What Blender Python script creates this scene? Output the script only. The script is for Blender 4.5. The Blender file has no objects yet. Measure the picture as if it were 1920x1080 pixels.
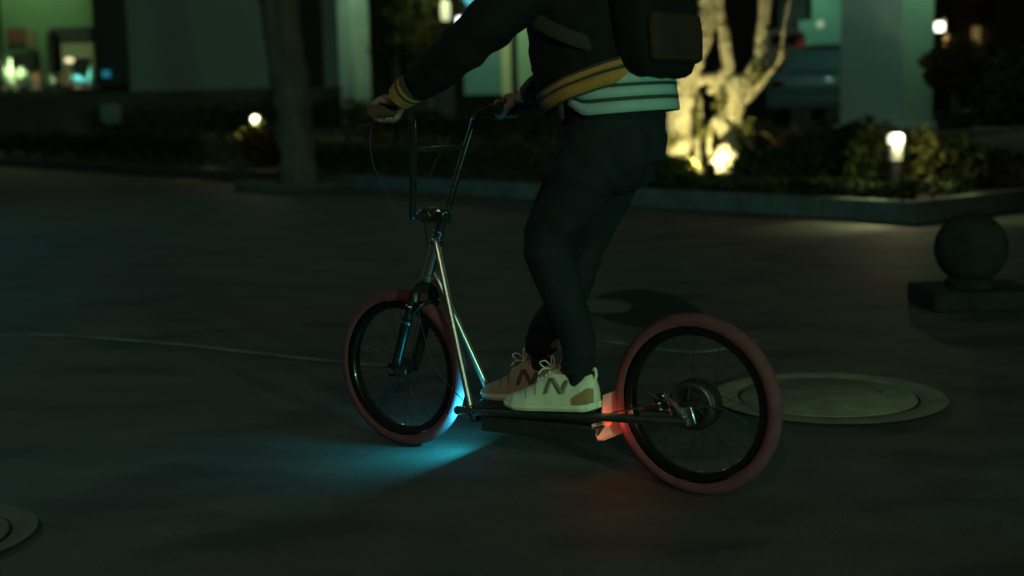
import bpy, math, random
import numpy as np
from mathutils import Vector, Matrix, noise as mnoise
R_ = math.radians
random.seed(7); RNG = np.random.default_rng(7)
SC = bpy.context.scene
COL = SC.collection

# ------------------------------------------------------------------ camera
F_PX, PITCH, CAM_H, ROLL = 2408.0, 0.139, 1.076, 0.025
cd = bpy.data.cameras.new('camera'); cam = bpy.data.objects.new('camera', cd); COL.objects.link(cam)
cd.lens = F_PX / 1920 * 36; cd.sensor_width = 36; cd.clip_start = .05; cd.clip_end = 600
cam.matrix_world = (Matrix.Translation((0, 0, CAM_H)) @ Matrix.Rotation(R_(90) - PITCH, 4, 'X')
                    @ Matrix.Rotation(-ROLL, 4, 'Z'))
cd.dof.use_dof = True; cd.dof.focus_distance = 3.9; cd.dof.aperture_fstop = 1.65; cd.dof.aperture_blades = 9
SC.camera = cam

# ------------------------------------------------------------------ night sky
w = bpy.data.worlds.new('World'); SC.world = w; w.use_nodes = True
nt = w.node_tree; bg = nt.nodes['Background']
sky = nt.nodes.new('ShaderNodeTexSky'); sky.sky_type = 'NISHITA'; sky.sun_disc = False
sky.sun_elevation = R_(-3); sky.sun_rotation = R_(200)
mixw = nt.nodes.new('ShaderNodeMix'); mixw.data_type = 'RGBA'; mixw.inputs['Factor'].default_value = .97
mixw.inputs['B'].default_value = (.40, .46, .36, 1)          # town glow on low cloud
nt.links.new(sky.outputs[0], mixw.inputs['A']); nt.links.new(mixw.outputs['Result'], bg.inputs[0])
bg.inputs[1].default_value = .062
SC.view_settings.view_transform = 'Standard'; SC.view_settings.look = 'None'
SC.view_settings.exposure = 0; SC.view_settings.gamma = 1
SC.render.film_transparent = False
SC.cycles.use_denoising = True
SC.cycles.sample_clamp_indirect = 4

def lamp(name, kind, loc, power, color, aim=None, size=.1, spot=None, blend=.3, parent=None):
    L = bpy.data.lights.new(name, kind); L.energy = power; L.color = color
    if kind == 'AREA': L.size = size
    else: L.shadow_soft_size = size
    if kind == 'SPOT': L.spot_size = spot; L.spot_blend = blend
    o = bpy.data.objects.new(name, L); COL.objects.link(o); o.location = loc
    if aim is not None:
        o.rotation_euler = (Vector(aim) - Vector(loc)).to_track_quat('-Z', 'Y').to_euler()
    if parent: o.parent = parent
    return o

# lamps out of view: a street lamp behind the camera to the left, a teal one beyond the left shops side
lamp('unseen_light_source', 'SPOT', (-1.5, -6.2, 5.4), 440, (1., .84, .52), aim=(.7, 5, .3), size=.12, spot=R_(60), blend=.8)
lamp('unseen_light_source', 'SPOT', (4.6, -5.0, 1.7), 1350, (.38, 1.0, .56), aim=(.3, 5, .9), size=.25, spot=R_(50), blend=.8)  # unseen green fill at right, set low to reach upright faces
lamp('unseen_light_source', 'SPOT', (-13.0, 14.0, 6.6), 760, (.16, .90, .90), aim=(-4.0, 9, 0), size=.25, spot=R_(110), blend=.9)
lamp('unseen_light_source', 'SPOT', (-5.0, 21.0, 7.5), 700, (.50, 1.0, .72), aim=(-9.5, 38, 3), size=.25, spot=R_(60), blend=.9)  # added wash lifting the left facade, no street lamp there

# ------------------------------------------------------------------ pixel helpers (photo 1920x1080 -> metres, used only for layout numbers)
def ray(px, py):
    a, b = px - 960, py - 540
    cr, sr = math.cos(ROLL), math.sin(ROLL); u = a*cr - b*sr; v = a*sr + b*cr
    c, s = math.cos(PITCH), math.sin(PITCH)
    return Vector((u/F_PX, c - v/F_PX*s, -s - v/F_PX*c))
def atY(px, py, Y):
    d = ray(px, py); return Vector((0, 0, CAM_H)) + d*(Y/d.y)
def gnd(px, py, z=0.):
    d = ray(px, py); return Vector((0, 0, CAM_H)) + d*((z-CAM_H)/d.z)

# ------------------------------------------------------------------ materials
MATS = {}
def mat(name, color, rough=.6, metal=0., emit=None, es=0., var=.0, scale=8., bump=0., bscale=60., col2=None, coat=0., spec=.5, stretch=None, detail=5, trans=0.):
    if name in MATS: return MATS[name]
    m = bpy.data.materials.new(name); m.use_nodes = True; MATS[name] = m
    n = m.node_tree.nodes; l = m.node_tree.links; b = n['Principled BSDF']
    b.inputs['Base Color'].default_value = (*color, 1); b.inputs['Roughness'].default_value = rough
    b.inputs['Metallic'].default_value = metal; b.inputs['Specular IOR Level'].default_value = spec
    b.inputs['Coat Weight'].default_value = coat
    if trans: b.inputs['Transmission Weight'].default_value = trans
    if emit: b.inputs['Emission Color'].default_value = (*emit, 1); b.inputs['Emission Strength'].default_value = es
    tc = n.new('ShaderNodeTexCoord'); src = tc.outputs['Object']
    if stretch:
        mp = n.new('ShaderNodeMapping'); mp.inputs['Scale'].default_value = stretch; l.new(src, mp.inputs[0]); src = mp.outputs[0]
    if var or col2:
        t = n.new('ShaderNodeTexNoise'); t.inputs['Scale'].default_value = scale; t.inputs['Detail'].default_value = detail
        l.new(src, t.inputs['Vector'])
        r = n.new('ShaderNodeValToRGB'); r.color_ramp.elements[0].position = .32; r.color_ramp.elements[1].position = .68
        c2 = col2 or tuple(min(1, c*(1+var)) for c in color); c1 = color if col2 else tuple(c*(1-var) for c in color)
        r.color_ramp.elements[0].color = (*c1, 1); r.color_ramp.elements[1].color = (*c2, 1)
        l.new(t.outputs['Fac'], r.inputs[0]); l.new(r.outputs[0], b.inputs['Base Color'])
        rr = n.new('ShaderNodeMapRange'); rr.inputs['To Min'].default_value = max(.02, rough-.08); rr.inputs['To Max'].default_value = min(1, rough+.1)
        l.new(t.outputs['Fac'], rr.inputs[0]); l.new(rr.outputs[0], b.inputs['Roughness'])
    if bump:
        t2 = n.new('ShaderNodeTexNoise'); t2.inputs['Scale'].default_value = bscale; t2.inputs['Detail'].default_value = 6
        l.new(src, t2.inputs['Vector'])
        bp = n.new('ShaderNodeBump'); bp.inputs['Strength'].default_value = bump; bp.inputs['Distance'].default_value = .01
        l.new(t2.outputs['Fac'], bp.inputs['Height']); l.new(bp.outputs[0], b.inputs['Normal'])
    return m

def asphalt():
    m = bpy.data.materials.new('asphalt'); m.use_nodes = True
    n = m.node_tree.nodes; l = m.node_tree.links; b = n['Principled BSDF']
    tc = n.new('ShaderNodeTexCoord')
    def nz(s, d=4, st=None):
        t = n.new('ShaderNodeTexNoise'); t.inputs['Scale'].default_value = s; t.inputs['Detail'].default_value = d
        if st:
            mp = n.new('ShaderNodeMapping'); mp.inputs['Scale'].default_value = st; mp.inputs['Rotation'].default_value = (0, 0, .25)
            l.new(tc.outputs['Object'], mp.inputs[0]); l.new(mp.outputs[0], t.inputs['Vector'])
        else: l.new(tc.outputs['Object'], t.inputs['Vector'])
        return t.outputs['Fac']
    big = nz(.45, 5, (1, 1.6, 1)); med = nz(4, 6); fine = nz(160, 2); streak = nz(1.2, 6, (.35, 2.6, 1))
    r = n.new('ShaderNodeValToRGB'); r.color_ramp.elements[0].position = .3; r.color_ramp.elements[1].position = .72
    r.color_ramp.elements[0].color = (.028, .026, .025, 1); r.color_ramp.elements[1].color = (.090, .078, .075, 1)
    a = n.new('ShaderNodeMath'); a.operation = 'ADD'; l.new(big, a.inputs[0]); l.new(streak, a.inputs[1])
    a2 = n.new('ShaderNodeMath'); a2.operation = 'ADD'; l.new(a.outputs[0], a2.inputs[0]); l.new(med, a2.inputs[1])
    a3 = n.new('ShaderNodeMath'); a3.operation = 'MULTIPLY'; l.new(a2.outputs[0], a3.inputs[0]); a3.inputs[1].default_value = .333
    l.new(a3.outputs[0], r.inputs[0])
    tint = nz(.33, 3); tr_ = n.new('ShaderNodeValToRGB'); tr_.color_ramp.elements[0].position = .40; tr_.color_ramp.elements[1].position = .60
    tr_.color_ramp.elements[0].color = (1.12, .92, .86, 1); tr_.color_ramp.elements[1].color = (.80, 1.05, 1.08, 1); l.new(tint, tr_.inputs[0])
    stn = n.new('ShaderNodeValToRGB'); stn.color_ramp.elements[0].position = .36; stn.color_ramp.elements[1].position = .50
    stn.color_ramp.elements[0].color = (.55, .55, .55, 1); stn.color_ramp.elements[1].color = (1, 1, 1, 1); l.new(nz(1.7, 7, (1, 1.8, 1)), stn.inputs[0])
    m0 = n.new('ShaderNodeMix'); m0.data_type = 'RGBA'; m0.blend_type = 'MULTIPLY'; m0.inputs['Factor'].default_value = 1
    l.new(r.outputs[0], m0.inputs['A']); l.new(tr_.outputs[0], m0.inputs['B'])
    m1 = n.new('ShaderNodeMix'); m1.data_type = 'RGBA'; m1.blend_type = 'MULTIPLY'; m1.inputs['Factor'].default_value = 1
    l.new(m0.outputs['Result'], m1.inputs['A']); l.new(stn.outputs[0], m1.inputs['B'])
    sp = n.new('ShaderNodeValToRGB'); sp.color_ramp.elements[0].position = .55; sp.color_ramp.elements[1].position = .75
    sp.color_ramp.elements[0].color = (1, 1, 1, 1); sp.color_ramp.elements[1].color = (2.6, 2.5, 2.3, 1)
    l.new(fine, sp.inputs[0])
    mu = n.new('ShaderNodeMix'); mu.data_type = 'RGBA'; mu.blend_type = 'MULTIPLY'; mu.inputs['Factor'].default_value = 1
    l.new(m1.outputs['Result'], mu.inputs['A']); l.new(sp.outputs[0], mu.inputs['B']); l.new(mu.outputs['Result'], b.inputs['Base Color'])
    rg = n.new('ShaderNodeMapRange'); rg.inputs['To Min'].default_value = .5; rg.inputs['To Max'].default_value = .95
    l.new(a3.outputs[0], rg.inputs[0]); l.new(rg.outputs[0], b.inputs['Roughness'])
    bp = n.new('ShaderNodeBump'); bp.inputs['Strength'].default_value = .5; bp.inputs['Distance'].default_value = .006
    ad = n.new('ShaderNodeMath'); ad.operation = 'ADD'; l.new(fine, ad.inputs[0]); l.new(med, ad.inputs[1])
    l.new(ad.outputs[0], bp.inputs['Height']); l.new(bp.outputs[0], b.inputs['Normal'])
    b.inputs['Specular IOR Level'].default_value = .35
    return m

def leafmat(name, c1, c2):
    m = bpy.data.materials.new(name); m.use_nodes = True; n = m.node_tree.nodes; l = m.node_tree.links; b = n['Principled BSDF']
    g = n.new('ShaderNodeNewGeometry'); r = n.new('ShaderNodeValToRGB')
    r.color_ramp.elements[0].color = (*c1, 1); r.color_ramp.elements[1].color = (*c2, 1)
    l.new(g.outputs['Random Per Island'], r.inputs[0]); l.new(r.outputs[0], b.inputs['Base Color'])
    b.inputs['Roughness'].default_value = .75
    b.inputs['Specular IOR Level'].default_value = .15
    return m

M = dict(
 hubblack=mat('hub_black', (.010,.012,.012), .5, spec=.3), darksteel=mat('dark_bolt_steel', (.16,.20,.19), .35, metal=1.),
 forkblack=mat('fork_black', (.008,.009,.009), .33, spec=.35),
 concrete_dim=mat('concrete_dim', (.075,.072,.050), .9, col2=(.10,.096,.07), scale=5, bump=.3, bscale=80),
 asphalt=asphalt(),
 concrete=mat('concrete', (.10,.097,.075), .85, col2=(.16,.155,.12), scale=6, bump=.3, bscale=90),
 kerb=mat('kerb_stone', (.055,.065,.067), .8, col2=(.095,.108,.108), scale=5, bump=.3, bscale=70),
 iron=mat('cast_iron', (.05,.05,.04), .6, metal=.2, col2=(.085,.085,.065), scale=9, bump=.35, bscale=120),
 soil=mat('soil', (.035,.028,.02), .95, col2=(.06,.05,.035), scale=7, bump=.8, bscale=30),
 paving=mat('paving', (.07,.07,.06), .8, col2=(.11,.11,.10), scale=2),
 paint=mat('worn_road_paint', (.06,.07,.072), .8, col2=(.20,.25,.26), scale=5),
 chrome=mat('brushed_steel', (.55,.58,.54), .30, metal=1.),
 rail=mat('dark_steel', (.26,.30,.28), .33, metal=1., var=.15, scale=30),
 black=mat('gloss_black', (.012,.013,.013), .22, coat=.3, var=.2, scale=20),
 satin=mat('satin_black', (.018,.019,.018), .5, var=.2, scale=30),
 grip=mat('black_rubber', (.02,.02,.02), .8, bump=.5, bscale=300),
 tyre=mat('red_rubber', (.092,.030,.038), .85, col2=(.118,.042,.054), scale=25, bump=.25, bscale=200, spec=.15),
 rim=mat('rim_black', (.012,.014,.015), .25, metal=.6, coat=.5),
 spoke=mat('spoke_black', (.02,.02,.02), .4, metal=.6),
 steel=mat('bare_steel', (.45,.5,.48), .25, metal=1.),
 deck=mat('deck_grip', (.02,.021,.02), .9, bump=.6, bscale=400),
 alu=mat('aluminium_plate', (.62,.55,.52), .38, metal=.5),
 jean=mat('dark_denim', (.007,.009,.013), .9, col2=(.012,.015,.020), scale=14, bump=.35, bscale=260, spec=.15),
 jacket=mat('jacket_cloth', (.0045,.0045,.0045), .9, col2=(.008,.0075,.0065), scale=9, bump=.4, bscale=180, spec=.15),
 jackbody=mat('jacket_body', (.020,.018,.013), .88, col2=(.028,.024,.017), scale=9, bump=.4, bscale=180, spec=.15),
 skin=mat('skin', (.17,.105,.08), .55, var=.08, scale=20),
 hair=mat('hair', (.01,.008,.007), .5),
 shoe=mat('cream_leather', (.52,.55,.42), .6, var=.06, scale=25, bump=.2, bscale=120),
 shoeb=mat('shaded_cream_leather', (.32,.29,.18), .8, var=.1, scale=25, bump=.3, bscale=160),  # far shoe of the pair, shade of the near leg put into the colour
 sole=mat('white_sole', (.58,.60,.46), .6, var=.04, scale=30),
 brownsole=mat('brown_sole', (.24,.14,.06), .7),
 emb=mat('grey_emblem', (.13,.155,.10), .7),
 emb2=mat('shaded_grey_emblem', (.09,.065,.035), .7),  # emblem of the far shoe, darkened with it for shade
 lace=mat('lace', (.5,.52,.44), .8),
 sock=mat('sock', (.012,.012,.012), .9, spec=.15),
 pack=mat('pack_cloth', (.004,.0045,.0045), .85, bump=.4, bscale=200, spec=.15),
 packp=mat('pack_panel', (.024,.013,.008), .85, var=.2, scale=12, bump=.3, bscale=150, spec=.15),
 strap=mat('webbing', (.022,.018,.014), .8, bump=.3, bscale=300, spec=.15),
 bark=mat('dark_bark', (.075,.07,.06), .9, col2=(.15,.135,.115), scale=6, bump=.9, bscale=25, stretch=(1,1,.25)),
 pale=mat('pale_bark', (.34,.29,.17), .85, col2=(.74,.66,.44), scale=7, bump=.9, bscale=14, stretch=(1,1,.35)),
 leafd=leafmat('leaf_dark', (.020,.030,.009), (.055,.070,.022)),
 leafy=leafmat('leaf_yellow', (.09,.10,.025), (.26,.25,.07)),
 leafr=leafmat('leaf_autumn', (.030,.030,.010), (.075,.065,.02)),
 wall=mat('grey_render', (.17,.20,.175), .85, col2=(.20,.235,.20), scale=1.2),
 walld=mat('dark_cladding', (.035,.04,.035), .7, var=.15, scale=2),
 wallb=mat('brown_wall', (.05,.045,.035), .8, var=.2, scale=1.5),
 column=mat('painted_column', (.30,.38,.33), .7, var=.06, scale=1.5),
 glass=mat('dark_glass', (.01,.015,.015), .08, spec=.6),
 carp=mat('teal_car_paint', (.045,.085,.085), .5, coat=.15),
 white=mat('white_paint', (.7,.7,.62), .5),
)
def emis(name, c, s): return mat(name, (.5,.5,.5), .5, emit=c, es=s)

# ------------------------------------------------------------------ mesh helpers
class MB:
    def __init__(s): s.v = []; s.f = []
    def add(s, vs, fs):
        k = len(s.v); s.v += [tuple(v) for v in vs]; s.f += [tuple(i+k for i in f) for f in fs]; return s
    def box(s, c, size, rot=None, taper=1.):
        c = Vector(c); h = Vector(size)/2; vs = []
        for z in (-1, 1):
            for (x, y) in ((-1,-1),(1,-1),(1,1),(-1,1)):
                k = taper if z > 0 else 1
                p = Vector((x*h.x*k, y*h.y*k, z*h.z))
                if rot is not None: p = rot @ p
                vs.append(c+p)
        return s.add(vs, [(3,2,1,0),(4,5,6,7),(0,1,5,4),(1,2,6,5),(2,3,7,6),(3,0,4,7)])
    def tube(s, pts, rad, seg=12, cap=True, flat=1., up=None, closed=False):
        P = [Vector(p) for p in pts]; n = len(P)
        if not hasattr(rad, '__len__'): rad = [rad]*n
        T = []
        for i in range(n):
            a = P[(i-1) % n] if (i or closed) else P[0]; b = P[(i+1) % n] if (i < n-1 or closed) else P[-1]
            T.append((b-a).normalized())
        ref = Vector(up) if up else (Vector((0,0,1)) if abs(T[0].z) < .9 else Vector((1,0,0)))
        N = (ref - T[0]*ref.dot(T[0])).normalized(); vs = []
        for i in range(n):
            N = (N - T[i]*N.dot(T[i])).normalized(); B = T[i].cross(N)
            ra, rb = rad[i] if hasattr(rad[i], '__len__') else (rad[i], rad[i]*flat)
            for k in range(seg):
                t = 2*math.pi*k/seg; vs.append(P[i] + N*(ra*math.cos(t)) + B*(rb*math.sin(t)))
        fs = []
        for i in range(n if closed else n-1):
            j = (i+1) % n
            for k in range(seg):
                fs.append((i*seg+k, i*seg+(k+1) % seg, j*seg+(k+1) % seg, j*seg+k))
        if cap and not closed:
            fs.append(tuple(range(seg-1, -1, -1))); fs.append(tuple((n-1)*seg+k for k in range(seg)))
        return s.add(vs, fs)
    def lathe(s, prof, c=(0,0,0), axis=(0,0,1), seg=32):
        ax = Vector(axis).normalized(); a = ax.orthogonal().normalized(); b = ax.cross(a); c = Vector(c); vs = []
        for (r, h) in prof:
            for k in range(seg):
                t = 2*math.pi*k/seg; vs.append(c + ax*h + (a*math.cos(t)+b*math.sin(t))*max(r, 1e-5))
        fs = []
        for i in range(len(prof)-1):
            for k in range(seg):
                fs.append((i*seg+k, i*seg+(k+1) % seg, (i+1)*seg+(k+1) % seg, (i+1)*seg+k))
        return s.add(vs, fs)
    def ball(s, c, r, seg=20, rings=12, sc=(1,1,1), rot=None, lump=0, ls=2., seed=0):
        vs = []; c = Vector(c)
        for i in range(rings+1):
            ph = math.pi*i/rings
            for k in range(seg):
                t = 2*math.pi*k/seg
                p = Vector((math.sin(ph)*math.cos(t), math.sin(ph)*math.sin(t), math.cos(ph)))
                q = p*(1+lump*mnoise.noise(p*ls+Vector((seed, 0, 0)))) if lump else p
                q = Vector((q.x*sc[0], q.y*sc[1], q.z*sc[2]))*r
                if rot is not None: q = rot @ q
                vs.append(c+q)
        fs = [(i*seg+k, (i+1)*seg+k, (i+1)*seg+(k+1) % seg, i*seg+(k+1) % seg) for i in range(rings) for k in range(seg)]
        return s.add(vs, fs)
    def loft(s, rings, cap=True):
        seg = len(rings[0]); vs = [p for r in rings for p in r]; fs = []
        for i in range(len(rings)-1):
            for k in range(seg): fs.append((i*seg+k, i*seg+(k+1) % seg, (i+1)*seg+(k+1) % seg, (i+1)*seg+k))
        if cap: fs.append(tuple(range(seg-1, -1, -1))); fs.append(tuple((len(rings)-1)*seg+k for k in range(seg)))
        return s.add(vs, fs)
    def build(s, name, m, parent=None, smooth=True, base=None, bevel=0, flat=False):
        me = bpy.data.meshes.new(name); vs = s.v
        if base is not None: vs = [(v[0]-base[0], v[1]-base[1], v[2]-base[2]) for v in vs]
        me.from_pydata(vs, [], s.f); me.validate()
        me.polygons.foreach_set('use_smooth', [smooth and not flat]*len(me.polygons))
        if smooth and not flat:
            try: me.set_sharp_from_angle(angle=R_(42))
            except Exception: pass
        o = bpy.data.objects.new(name, me); COL.objects.link(o)
        me.materials.append(M[m] if isinstance(m, str) else m)
        if parent: o.parent = parent
        if bevel:
            b = o.modifiers.new('bevel', 'BEVEL'); b.width = bevel; b.segments = 2; b.limit_method = 'ANGLE'
        return o

def tag(o, label, cat, group=None):
    o['label'] = label; o['category'] = cat
    if group: o['group'] = group
    return o
def empty(name, loc, label, cat, rz=0, group=None):
    o = bpy.data.objects.new(name, None); COL.objects.link(o); o.location = loc; o.rotation_euler = (0, 0, rz)
    o.empty_display_size = .1
    return tag(o, label, cat, group)
def struct(o, kind='structure'): o['kind'] = kind; return o
def frame_rot(fx, fz=(0,0,1)):
    x = Vector(fx).normalized(); z = Vector(fz); z = (z - x*z.dot(x)).normalized(); y = z.cross(x)
    return Matrix((x, y, z)).transposed()
def arc(pts, n=8):
    """Catmull-Rom through points"""
    P = [Vector(p) for p in pts]; out = []
    for i in range(len(P)-1):
        p0 = P[max(i-1,0)]; p1 = P[i]; p2 = P[i+1]; p3 = P[min(i+2,len(P)-1)]
        for k in range(n):
            t = k/n; out.append(.5*((2*p1)+(p2-p0)*t+(2*p0-5*p1+4*p2-p3)*t*t+(3*p1-p0-3*p2+p3)*t**3))
    out.append(P[-1]); return out
def leaves(name, centers, size, m, parent=None, base=None, fold=.35, aspect=.45, upbias=.3):
    """many leaf-sized folded faces at the given points, one mesh"""
    C = np.asarray(centers, float); n = len(C)
    if base is not None: C = C - np.asarray(base)
    d = RNG.normal(size=(n, 3)); d /= np.linalg.norm(d, axis=1)[:, None]
    u = RNG.normal(size=(n, 3)); u[:, 2] += upbias*2
    s_ = np.cross(d, u); s_ /= np.linalg.norm(s_, axis=1)[:, None]+1e-9
    nn = np.cross(s_, d); L = size*(.6+.8*RNG.random(n))[:, None]; W = L*aspect
    v0 = C - d*L*.5; v1 = C + s_*W*.5 + nn*L*fold*.2; v2 = C + d*L*.5; v3 = C - s_*W*.5 + nn*L*fold*.2
    V = np.stack([v0, v1, v2, v3], 1).reshape(-1, 3)
    me = bpy.data.meshes.new(name); me.vertices.add(4*n); me.vertices.foreach_set('co', V.ravel())
    tri = np.array([[0,1,2],[0,2,3]])[None] + (np.arange(n)*4)[:, None, None]
    me.loops.add(6*n); me.loops.foreach_set('vertex_index', tri.reshape(-1).astype(np.int32))
    me.polygons.add(2*n); me.polygons.foreach_set('loop_start', np.arange(0, 6*n, 3, dtype=np.int32))
    me.update(calc_edges=True); me.materials.append(M[m])
    o = bpy.data.objects.new(name, me); COL.objects.link(o)
    if parent: o.parent = parent
    return o
def blob_points(n, c, r, shell=.55, lump=.25, seed=0, clump=.0):
    p = RNG.normal(size=(n, 3)); p /= np.linalg.norm(p, axis=1)[:, None]
    k = shell+(1-shell)*RNG.random(n)**.6
    l_ = np.array([1+lump*2*mnoise.noise(Vector(q)*2.3+Vector((seed*3.7, 1, 2))) for q in p])
    return np.asarray(c)+p*(k*l_)[:, None]*np.asarray(r)

# ================================================================== THE GROUND
struct(MB().add([(-150,-60,0),(150,-60,0),(150,300,0),(-150,300,0)], [(0,1,2,3)]).build('road', 'asphalt', flat=True))
# kerb frame: corner K0, street direction DV (s), inwards direction EV (t)
K0 = Vector((3.494, 11.061, 0)); DV = Vector((-.62, .785, 0)).normalized(); EV = Vector((DV.y, -DV.x, 0))
def ks(s, t, z=0.): return K0 + DV*s + EV*t + Vector((0, 0, z))
def sm(x, a, b):
    x = min(1, max(0, (x-a)/(b-a))); return x*x*(3-2*x)
def hz(s, t): return .17 + .43*sm(t, 2, 6.5)*sm(s, .3, 2.5)
def sheet(name, m, s0, s1, t0, t1, ns, nt_, dz=0., rough=0.):
    vs = []; fs = []
    for i in range(ns+1):
        for j in range(nt_+1):
            s = s0+(s1-s0)*i/ns; t = t0+(t1-t0)*j/nt_
            z = hz(s, t)+dz + (rough*mnoise.noise(Vector((s*2, t*2, 0))) if rough else 0)
            vs.append(ks(s, t, z))
    for i in range(ns):
        for j in range(nt_):
            a = i*(nt_+1)+j; fs.append((a, a+1, a+nt_+2, a+nt_+1))
    return struct(MB().add(vs, fs).build(name, m))
sheet('soil', 'soil', .14, 60, .14, 4.6, 160, 20, 0, .03)
sheet('plaza', 'paving', .14, 60, 4.6, 60, 60, 60, .02)
# kerb: stones with joints
kb = MB(); rotk = Matrix((DV, EV, Vector((0,0,1)))).transposed()
s = 0
for i in range(60):
    L = .99; kb.box(ks(s+L/2+ (0.07 if i == 0 else 0), .07, .095), (L-.008-(.14 if i == 0 else 0), .14, .19), rotk); s += 1.0
for i in range(30):
    kb.box(ks(.07, i*1.0+.5-(.0), .095+.0015), (.14, .992, .193), rotk)
struct(kb.build('kerb', 'kerb', bevel=.008))

# painted line across the road (worn)
def line_strip(pix, wd, m='paint', z=.004):
    P = [gnd(*p) for p in pix]; P = arc(P, 10); vs = []; fs = []
    for i, p in enumerate(P):
        t = (P[min(i+1, len(P)-1)]-P[max(i-1, 0)]).normalized(); nrm = Vector((-t.y, t.x, 0))
        ww = wd*(.8+.5*mnoise.noise(Vector((i*.37, 3, 0))))
        vs += [p+nrm*ww/2+Vector((0,0,z)), p-nrm*ww/2+Vector((0,0,z))]
        if i: fs.append((2*i-2, 2*i-1, 2*i+1, 2*i))
    return MB().add(vs, fs)
struct(line_strip([(-60,630),(100,630),(250,640),(380,652),(520,668),(660,682),(760,690)], .055).build('road_marking', 'paint', flat=True))
struct(line_strip([(1130,640),(1300,662),(1420,640)], .05).build('road_marking', 'paint', flat=True))

def manhole(c, r, ring, label, m1='concrete', m2='iron', plain=False):
    o = empty('manhole_cover', (c[0], c[1], 0), label, 'manhole cover', group='manhole covers in the road')
    MB().lathe([(r*ring,.004),(r*ring+.02,.012),(r+.03,.014),(r+.012,.004)], seg=64).build('collar', m1, o)
    mb = MB().lathe([(0,.016),(r*.95,.016),(r*.965,.012),(r,.012),(r+.004,.002)], seg=64)
    for k in range(0 if plain else 16):
        a = k*math.pi/8; mb.box((math.cos(a)*r*.77, math.sin(a)*r*.77, .018), (r*.28, .02, .003), Matrix.Rotation(a, 3, 'Z'))
    mb.build('lid', m2, o)
    MB().box((r*.7,0,.021),(.05,.02,.006)).build('lifting_slot', 'satin', o)
    return o
mat('worn_cover', (.11,.11,.072), .85, col2=(.18,.18,.12), scale=9, bump=.5, bscale=60)
M['worn_cover'] = MATS['worn_cover']
manhole((1.14, 4.57), .31, 1.28, 'round pale manhole cover behind the rear wheel, largest in the picture', m2=mat('worn_cover', (.10,.105,.06), .75, col2=(.15,.15,.10), scale=5, bump=.3, bscale=80), m1='worn_cover', plain=True)
manhole((-1.56, 3.22), .22, 1.25, 'olive manhole cover cut off by the lower left corner of the picture', m1='concrete_dim', m2='concrete_dim', plain=True)

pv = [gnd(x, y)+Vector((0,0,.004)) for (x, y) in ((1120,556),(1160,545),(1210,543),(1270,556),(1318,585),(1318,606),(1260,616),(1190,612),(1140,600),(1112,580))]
struct(MB().add(pv, [tuple(range(len(pv)))[::-1]]).build('road_tone', mat('shadowed_asphalt', (.014,.015,.015), .95, bump=.4, bscale=120, spec=.2), flat=True))  # dark sheet painting the rider's cast shadow on the road
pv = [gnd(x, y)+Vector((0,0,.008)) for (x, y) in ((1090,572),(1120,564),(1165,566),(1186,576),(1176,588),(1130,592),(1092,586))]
struct(MB().add(pv, [tuple(range(len(pv)))[::-1]]).build('road_tone', 'concrete_dim', flat=True))
# ball bollard on a slab
p = gnd(1818, 572); o = empty('stone_bollard', p, 'dark round stone ball bollard on a low square base, in the road at right', 'bollard')
MB().box((0.02,0,.05),(.56,.46,.10)).build('base', mat('dark_granite', (.013,.014,.014), .95, col2=(.026,.027,.025), scale=9, spec=.1, bump=.5, bscale=60), o, bevel=.015)
MB().lathe([(.12,.10),(.13,.13),(.10,.15)], seg=32).ball((0,0,.30), .185, 32, 20).build('ball', 'dark_granite' if False else MATS['dark_granite'], o)

# ================================================================== PLANTING
def bush(name, label, c, r, n, size, m, cat='shrub', group=None, seed=0, stems=True, lump=.25, shell=.4):
    c = Vector(c); o = empty(name, (c.x, c.y, c.z), label, cat, group=group)
    P = blob_points(n, (0,0,r[2]*.9), r, shell, lump, seed); P = P[P[:, 2] > .0]
    leaves('foliage', P, size, m, o)
    if stems:
        mb = MB().tube(arc([(0,0,-.03),(.02,.01,r[2]*.5),(r[0]*.2,0,r[2]*1.2)],4), [.018]*5+[.012]*3+[.004], 8)
        mb.build('stem', 'bark', o)
    return o
def hedge(name, label, s0, s1, t0, t1, h, n, size, m, group=None, cat='hedge', z0=None):
    c = ks((s0+s1)/2, (t0+t1)/2, 0); zb = hz((s0+s1)/2, (t0+t1)/2) if z0 is None else z0
    S = s0+(s1-s0)*RNG.random(n); T = t0+(t1-t0)*RNG.random(n); Z = RNG.random(n)**.55
    edge = RNG.random(n); T = np.where(edge < .4, t0+(t1-t0)*.12*RNG.random(n), T)
    top = np.array([h*(.80+.35*mnoise.noise(Vector((a*1.7, b*1.7, s0)))+.1*mnoise.noise(Vector((a*6, b*6, 0)))) for a, b in zip(S, T)])
    bul = np.array([.18*mnoise.noise(Vector((a*1.3, z*2, 5.)))+.08*mnoise.noise(Vector((a*5, z*5, 5.))) for a, z in zip(S, Z)])
    P = np.array([[*(ks(a, b+bb)-Vector((c.x, c.y, 0)))[:2], z*tt] for a, b, z, tt, bb in zip(S, T, Z, top, bul)])
    o = empty(name, (c.x, c.y, zb), label, cat, group=group)
    leaves('foliage', P, size, m, o)
    return o
G = 'clipped hedges behind the kerb'
hedge('hedge', 'ankle high dark planting right behind the kerb, below the right bollard lamp', .2, 3.6, .22, 1.2, .17, 8000, .07, 'leafd', G)
hedge('hedge', 'knee high dark hedge behind the right bollard lamp', .4, 3.6, 1.7, 2.6, .42, 8000, .07, 'leafd', G)
hedge('hedge', 'dark hedge behind the bright tree, in front of the parked car', 2.6, 6.5, 3.0, 3.9, .62, 9000, .06, 'leafr', G)
hedge('hedge', 'dark hedge along the kerb seen between handlebar and rider\'s legs', 4.6, 12.2, .22, 1.3, .46, 12000, .06, 'leafd', G)
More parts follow.
